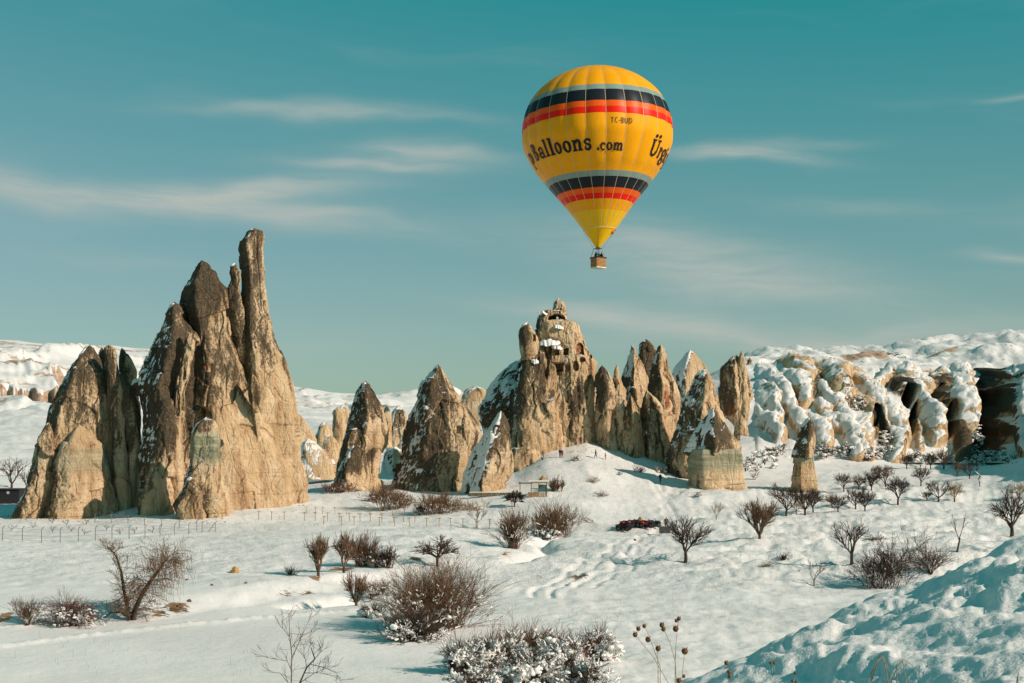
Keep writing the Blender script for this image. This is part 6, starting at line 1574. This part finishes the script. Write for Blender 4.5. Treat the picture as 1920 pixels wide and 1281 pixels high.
# ---- the quad bikes
red_m = plain('red_plastic', (0.30, 0.012, 0.016), .35, .2, 8, .5); blk_m = plain('black_rubber', (0.015, 0.014, 0.014), .8, .3); met = plain('dull_steel', (0.16, 0.16, 0.16), .4, .2, 8, .5, .7)
def quad_meshes(col):
    P = []
    mb = MB(); mb.box((0, 0, .52), (.34, 1.5, .26)); mb.box((0, -.05, .74), (.30, .62, .16), taper=.85); P.append(('body', mb.mesh('body', col)))
    for s in (-1, 1):
        for y in (-.62, .60):
            mb = MB(); mb.tube([(s * .12, y - .34, .52), (s * .42, y - .28, .66), (s * .46, y, .74), (s * .42, y + .28, .66), (s * .12, y + .34, .52)], [.07, .10, .13, .10, .07], 6); P.append(('mudguard', mb.mesh('mudguard', col if y > 0 else blk_m, True)))
            mb = MB(); mb.lathe([(.12, -.13), (.24, -.13), (.30, -.08), (.31, 0), (.30, .08), (.24, .13), (.12, .13)], 16, (s * .44, y, .31), axis='X')
            P.append(('wheel', mb.mesh('wheel', blk_m, True)))
            mb = MB(); mb.lathe([(.01, -.10), (.13, -.10), (.13, .10), (.01, .10)], 10, (s * .44, y, .31), axis='X'); P.append(('rim', mb.mesh('rim', met)))
    mb = MB(); mb.box((0, .28, .88), (.30, .72, .12), taper=.85); P.append(('seat', mb.mesh('seat', blk_m)))
    mb = MB(); mb.tube([(0, -.40, .80), (0, -.30, 1.08)], .03, 6); mb.tube([(-.38, -.24, 1.10), (0, -.32, 1.08), (.38, -.24, 1.10)], .025, 6); P.append(('handlebar', mb.mesh('handlebar', blk_m)))
    for y in (-.72, .78):
        mb = MB()
        for x in (-.3, -.1, .1, .3): mb.tube([(x, y - .22, .84), (x, y + .22, .84)], .014, 4)
        for yy in (y - .22, y + .22): mb.tube([(-.32, yy, .84), (.32, yy, .84)], .014, 4)
        P.append(('rack', mb.mesh('rack', met)))
    for s in (-1, 1):
        mb = MB(); mb.lathe([(.01, 0), (.07, .02), (.075, .08), (.01, .12)], 10, (s * .16, -.90, .62), axis='Y'); P.append(('headlight', mb.mesh('headlight', met)))
    return P
QR, QB = quad_meshes(red_m), quad_meshes(blk_m)
for i, (px, py, rz, q, lb) in enumerate([(1169, 996, 1.2, QB, 'black quad bike at the outer end of the parked row'), (1176, 990, 1.5, QR, 'red quad bike second in the parked row'), (1186, 989, 1.7, QR, 'red quad bike third in the parked row'),
                                         (1196, 988, 1.4, QB, 'black quad bike fourth in the parked row'), (1213, 990, 1.2, QR, 'red quad bike standing apart with its red front to the row'), (1224, 989, 1.9, QB, 'dark quad bike next to the grey crate')]):
    e = empty('quad_bike', hit(px, py), lb, 'quad bike', 'quad bikes parked on the snow', rz)
    for nm, me in q: link(nm, me, e)
e = tag(empty('crate', hit(1246, 1000), 'grey-black crate standing on the snow behind the vase-shaped tree', 'crate'))
grey = plain('weathered_grey', (0.07, 0.075, 0.075), .8, .3)
mb = MB(); mb.box((0, 0, .40), (1.25, .7, .75)); mb.build('box', grey, e)
for z in (.12, .4, .68):
    mb = MB(); mb.box((0, -.37, z), (1.3, .04, .16)); mb.build('plank', grey, e)
mb = MB(); mb.box((0, 0, .80), (1.34, .8, .05)); mb.build('lid', grey, e)
pc = hit(1251, 1000) + Vector((0, 1.1, .15))
person(0, 0, 'stand', 'brown', 'person in dark brown standing behind the grey crate near the quad bikes', .2, 1.08, pos=pc, group='people by the quad bikes')
e = empty('canvas_bundle', hit(1201, 984), 'yellow-brown canvas bundle behind the parked quad bikes', 'bundle')
mb = MB(); mb.lathe([(.05, 0), (.45, .05), (.5, .35), (.35, .8), (.15, 1.05), (.03, 1.1)], 9); o = mb.build('cloth', plain('yellow_canvas', (0.38, 0.24, 0.08), .9, .3), e, smooth=True)
# ---- people in the basket: heads and shoulders above the rim
for i, (x, y, s, j) in enumerate([(-.7, -.3, .98, 'black'), (-.2, .3, 1.1, 'black'), (.3, -.35, 1.0, 'black'), (.8, .2, .97, 'grey'), (.05, -.1, 1.05, 'blue')]):
    o = link('person', dress(PM['stand'], JK[j], 'person'))
    # the basket rides with the balloon, so the figures are placed by its own motion
    Mw = Matrix.LocRotScale(bal.location, Euler(TILT), bal.scale)
    pos = Mw @ Vector(bput((x * .85, y, -hh + .42)))
    o.location = pos; o.rotation_euler = (0, 0, 1.1 * i); o.scale = (s * 1.38,) * 3
    tag(o, ['balloon passenger in black at the shaded basket corner', 'balloon passenger in black under the burner', 'balloon passenger in black leaning on the sunlit rim', 'balloon passenger in grey at the sunlit corner', 'balloon passenger in navy in the middle of the basket'][i], 'person', 'passengers in the balloon basket')

# ------------------------------------------------------------------ fences, stakes, hut
galv = plain('galvanised_post', (0.19, 0.19, 0.165), .6, .25, 4, .4, .3); wood = plain('weathered_wood', (0.30, 0.20, 0.11), .85, .35, 5); woodd = plain('dark_wood', (0.09, 0.06, 0.04), .85, .35, 5)
fe = empty('wire_fence', hit(200, 1013), 'wire fence on bent-topped steel posts running in front of the broad rock', 'fence')
inv = Matrix.Translation(-fe.location)
rows_ = [[(-60, 1010, 28), (-28, 1012, 28), (5, 1014, 28), (42, 1016, 29), (78, 1018, 29), (113, 1018, 29), (147, 1016, 28), (179, 1014, 28), (210, 1012, 27), (242, 1011, 26), (272, 1010, 25), (300, 1007, 24), (327, 1004, 23), (354, 1002, 22), (379, 999, 21), (404, 998, 21)],
         [(178, 981, 20), (209, 981, 20), (240, 983, 20), (271, 986, 21), (303, 989, 21), (336, 991, 20), (369, 995, 21), (404, 998, 21)]]
for row in rows_:
    tops = []
    for (px, py, hp) in row:
        p = hit(px, py); h = hp * p.y / F
        if (px, py) != (404, 998) or row is rows_[0]:
            mb = MB(); mb.tube([p - Vector((0, 0, .2)), p + Vector((0, 0, h * .86)), p + Vector((.10, -.05, h * .95)), p + Vector((.26, -.1, h))], .042, 6)
            o = mb.build('post', galv, fe); o.matrix_parent_inverse = inv
        tops.append((p, h))
    for t in (.16, .42, .66, .86):
        pts = []
        for i, (p, h) in enumerate(tops):
            pts.append(p + Vector((0, -.045, h * t)))
            if i < len(tops) - 1:
                q, g2 = tops[i + 1]; pts.append((p + q) / 2 + Vector((0, -.045, (h + g2) / 2 * t - .06)))
        mb = MB(); mb.tube(pts, .009, 3, cap=False); o = mb.build('wire', galv, fe); o.matrix_parent_inverse = inv
p = hit(404, 998); mb = MB(); mb.tube([p + Vector((-.05, 0, 1.2)), p + Vector((-.9, .1, 0))], .04, 5); o = mb.build('brace', galv, fe); o.matrix_parent_inverse = inv
stk = MB(); stk.tube([(0, 0, -.3), (0, 0, 1.18)], .048, 5); stk.tube([(-.26, 0, 1.12), (.26, 0, 1.12)], .036, 4); stake_me = stk.mesh('vine_stake', wood)
stakes = [(x, 975 + .018 * (x - 485), 1) for x in (485, 509, 533, 571, 591, 614, 636, 655, 675, 694, 716, 738, 757, 778)] + [(x, 962 + .02 * (x - 500), .85) for x in (574, 592, 605, 628, 650, 671, 693, 714, 736, 758)] + \
         [(x, 984 + .02 * (x - 600), 1) for x in (607, 640, 664, 712, 740, 768, 800, 823, 846, 868, 893, 918, 938)] + [(x, 992, .9) for x in (895, 918, 942)]
for i, (x, y, s) in enumerate(stakes):
    o = link('vine_stake', stake_me, None, hit(x, y), (0, rs_.normal(0, .04), rs_.uniform(-.3, .3))); o.scale = (s,) * 3
    tag(o, 'wooden T-shaped vine stake in the snowed-over vineyard', 'stake', 'vine stakes of the snowed-over vineyard')
VT = [make_tree('v', BK['trunk'], BK['dark'], tree_template(700 + i, .9, 1.2, nmain=4, levels=2, nchild=(3,), spread=.6, trunk=.3, twig=.018, tr=.04)) for i in range(3)]
for i, (x, y) in enumerate([(20, 975), (58, 971), (98, 982), (125, 985), (162, 984), (200, 995), (22, 995), (62, 990), (98, 998), (134, 997), (158, 1003), (252, 1001), (225, 1003), (286, 999), (160, 972), (100, 975)]):
    put_tree('grape_vine', x, y, 'short pruned vine inside the wire fence', 'vine', VT[i % 3], 1, i * 1.3, 'pruned vines inside the wire fence')
# the hut and its low wall
hp_ = hit(1000, 932); e = empty('wooden_hut', hp_, 'small open wooden hut with a blue-green cloth wall below the castle rock', 'hut'); k = hp_.y / F
def hx(px): return (px - 1000) * k
def hz(py): return (932 - py) * k
for nm, x0, x1, y, z0, z1, th, m_ in (('roof_beam', 972, 1000, 0, 907, 905, .10, woodd), ('roof', 995, 1026, .6, 906, 903, 2.4, wood), ('wall', 990, 1010, 0, 930, 923, .12, wood), ('cloth_wall', 1010, 1024, .05, 922, 909, .06, plain('teal_cloth', (0.06, 0.11, 0.11), .8, .3)), ('shelf', 997, 1012, .4, 917, 916, .5, wood)):
    mb = MB(); mb.box(((hx(x0) + hx(x1)) / 2, y, (hz(z0) + hz(z1)) / 2), (hx(x1) - hx(x0), th, max(.08, hz(z1) - hz(z0)))); mb.build(nm, m_, e)
for x, y in ((975, 0), (996, 0), (1010, 0), (1025, 0), (975, 1.8), (1025, 1.8)):
    mb = MB(); mb.box((hx(x), y, hz(919)), (.10, .10, hz(905) - hz(934))); mb.build('post', woodd, e)
for i in range(9):
    mb = MB(); mb.box((hx(991 + i * 3.9), -.09, hz(928)), (.24, .04, hz(923.5) - hz(933))); mb.build('plank', wood, e)
mb = MB(); mb.box((hx(1010), .6, hz(902.2)), (hx(1028) - hx(992), 2.5, .10)); mb.build('roof_snow', snowm, e)
e = empty('low_wall', hit(915, 931), 'low moss-brown stone wall running from the bushes to the hut', 'wall'); k = e.location.y / F
stone = plain('mossy_stone', (0.15, 0.12, 0.07), .9, .4, 2)
for i in range(16):
    for j in range(2):
        mb = MB(); x = (880 + i * 5.6 + j * 2.5 - 915) * k; mb.box((x, rs_.uniform(-.04, .04), .16 + j * .29), (5.2 * k, .5, .27), (0, rs_.normal(0, .02), rs_.normal(0, .04)), taper=.94); mb.build('stone', stone, e)
mb = MB(); mb.box((11 * k, 0, .66), (92 * k, .5, .09)); mb.build('snow_cap', snowm, e)
e = empty('timber_prop', hit(937, 912), 'short upright timber prop under the ledge of the sharp pyramid', 'post')
mb = MB(); mb.box((0, -1.2, .7), (.55, .3, 1.9)); mb.box((.05, -1.2, 1.72), (1.2, .4, .16)); mb.build('post', plain('orange_wood', (0.42, 0.24, 0.12), .8, .3), e)
# dark block for the shaded bank at the left edge, its shade painted black
e = empty('shaded_bank', hit(10, 945), 'low block painted black as the shaded bank at the side of the broad rock', 'shaded_bank'); k = e.location.y / F
mb = MB(); mb.box((-1.5, 2, 1.1), (7.5, 3.5, 2.6)); mb.build('wall', plain('bank_shade_black', (0.02, 0.02, 0.022), .8, .3), e)
mb = MB(); mb.box((-1.5, 2, 2.46), (7.8, 3.9, .12)); mb.build('roof', plain('bank_top_shade_black', (0.03, 0.03, 0.032), .8, .3), e)  # top slab of the block, black to stand for shade
for x in (.25, .5):
    mb = MB(); mb.box((x, .22, 1.9), (.10, .06, .42)); mb.build('window', snowm, e)  # pale marks on the dark block
# stray stones
def stone_thing(px, py, s, label, mt, sq=.6, seed=0):
    rs = np.random.RandomState(seed); mb = MB(); p = hit(px, py); r = s * p.y / F
    n = 10; prof = [(.05, -.3), (.8, -.3), (1.0, .05), (.75, .5), (.35, .85), (.03, 1.0)]
    mb.lathe([(a * r, b * r * sq * 1.6) for a, b in prof], n)
    mb.v = [(x + rs.normal(0, .10 * r), y + rs.normal(0, .10 * r), z + rs.normal(0, .07 * r)) for x, y, z in mb.v]
    o = mb.build('stone', mt); o.location = p; return tag(o, label, 'stone', 'stones lying in the snow')
ochre = plain('ochre_stone', (0.42, 0.24, 0.09), .9, .3, 3); earth = plain('earth_clod', (0.13, 0.07, 0.04), .95, .4, 3)
stone_thing(440, 1074, 9, 'pointed ochre stone poking out of the open snow', ochre, .8, 1)
for i, (x, y, s, lb, m_) in enumerate([(350, 1088, 3, 'small brown stone in the snow below the ochre one', earth), (461, 1094, 3.5, 'small dark stone near the road bank', earth), (397, 1098, 3.5, 'dark stone under a cap of snow on the bank', earth), (338, 1138, 7, 'brown clod in the earthy bank by the willow', earth), (355, 1128, 5, 'small clod above the earthy bank by the willow', earth),
                                       (1018, 899, 7, 'pale boulder above the wooden hut', M['rock'] if False else ochre), (1275, 874, 12, 'snow-capped boulder at the foot of the tall brown cone', ochre), (948, 1040, 5, 'flat tan stone beside the ditch', ochre), (1190, 1013, 3, 'small stone on the track', earth), (428, 948, 6, 'dark stone at the side of the slim pillar', earth)]):
    stone_thing(x, y, s, lb, m_, .6, 10 + i)

# fallen bits of tuff around the feet of the rocks
V_, F_ = [], []; k = 0
for (x0, x1, y0, y1, n, s0, s1) in [(30, 265, 958, 980, 120, 1.2, 5), (262, 330, 935, 948, 40, 1, 4), (325, 430, 962, 986, 60, 1, 4), (430, 580, 926, 950, 110, 1, 5), (618, 715, 908, 922, 60, 1, 4), (730, 880, 906, 920, 80, 1, 4), (868, 955, 902, 916, 50, 1, 4), (956, 1015, 850, 874, 50, 1, 4),
                                    (1015, 1130, 836, 850, 60, .8, 3), (1130, 1260, 838, 862, 60, .8, 3.4), (1255, 1300, 862, 896, 40, .8, 3.5), (1293, 1396, 898, 918, 50, .8, 3), (1483, 1535, 904, 914, 24, .8, 3), (1345, 1410, 796, 812, 30, .8, 3)]:
    for j in range(n):
        p = np.array(hit(rs_.uniform(x0, x1), rs_.uniform(y0, y1), 150)); r = rs_.uniform(s0, s1) ** 1.0 * p[1] / F * .55
        v = ICO_V[:12] * V3(rs_.uniform(.7, 1.4), rs_.uniform(.7, 1.4), rs_.uniform(.5, .9)) * r * rs_.uniform(.75, 1.25, (12, 1))
        V_.append(v + p); F_.append(ICO_F0 + 12 * k); k += 1
V_ = np.concatenate(V_); z0 = np.zeros(len(V_))
me = mesh_np('rubble', V_, np.concatenate(F_), M['rock'], dict(dark=z0 + .25, snow=z0 - .1 + rs_.uniform(-.2, .8, len(V_)), green=z0, strata=z0, red=z0), False)
tag(link('rubble', me), 'small fallen lumps of tuff strewn along the feet of the rocks', 'rubble', kind='stuff')
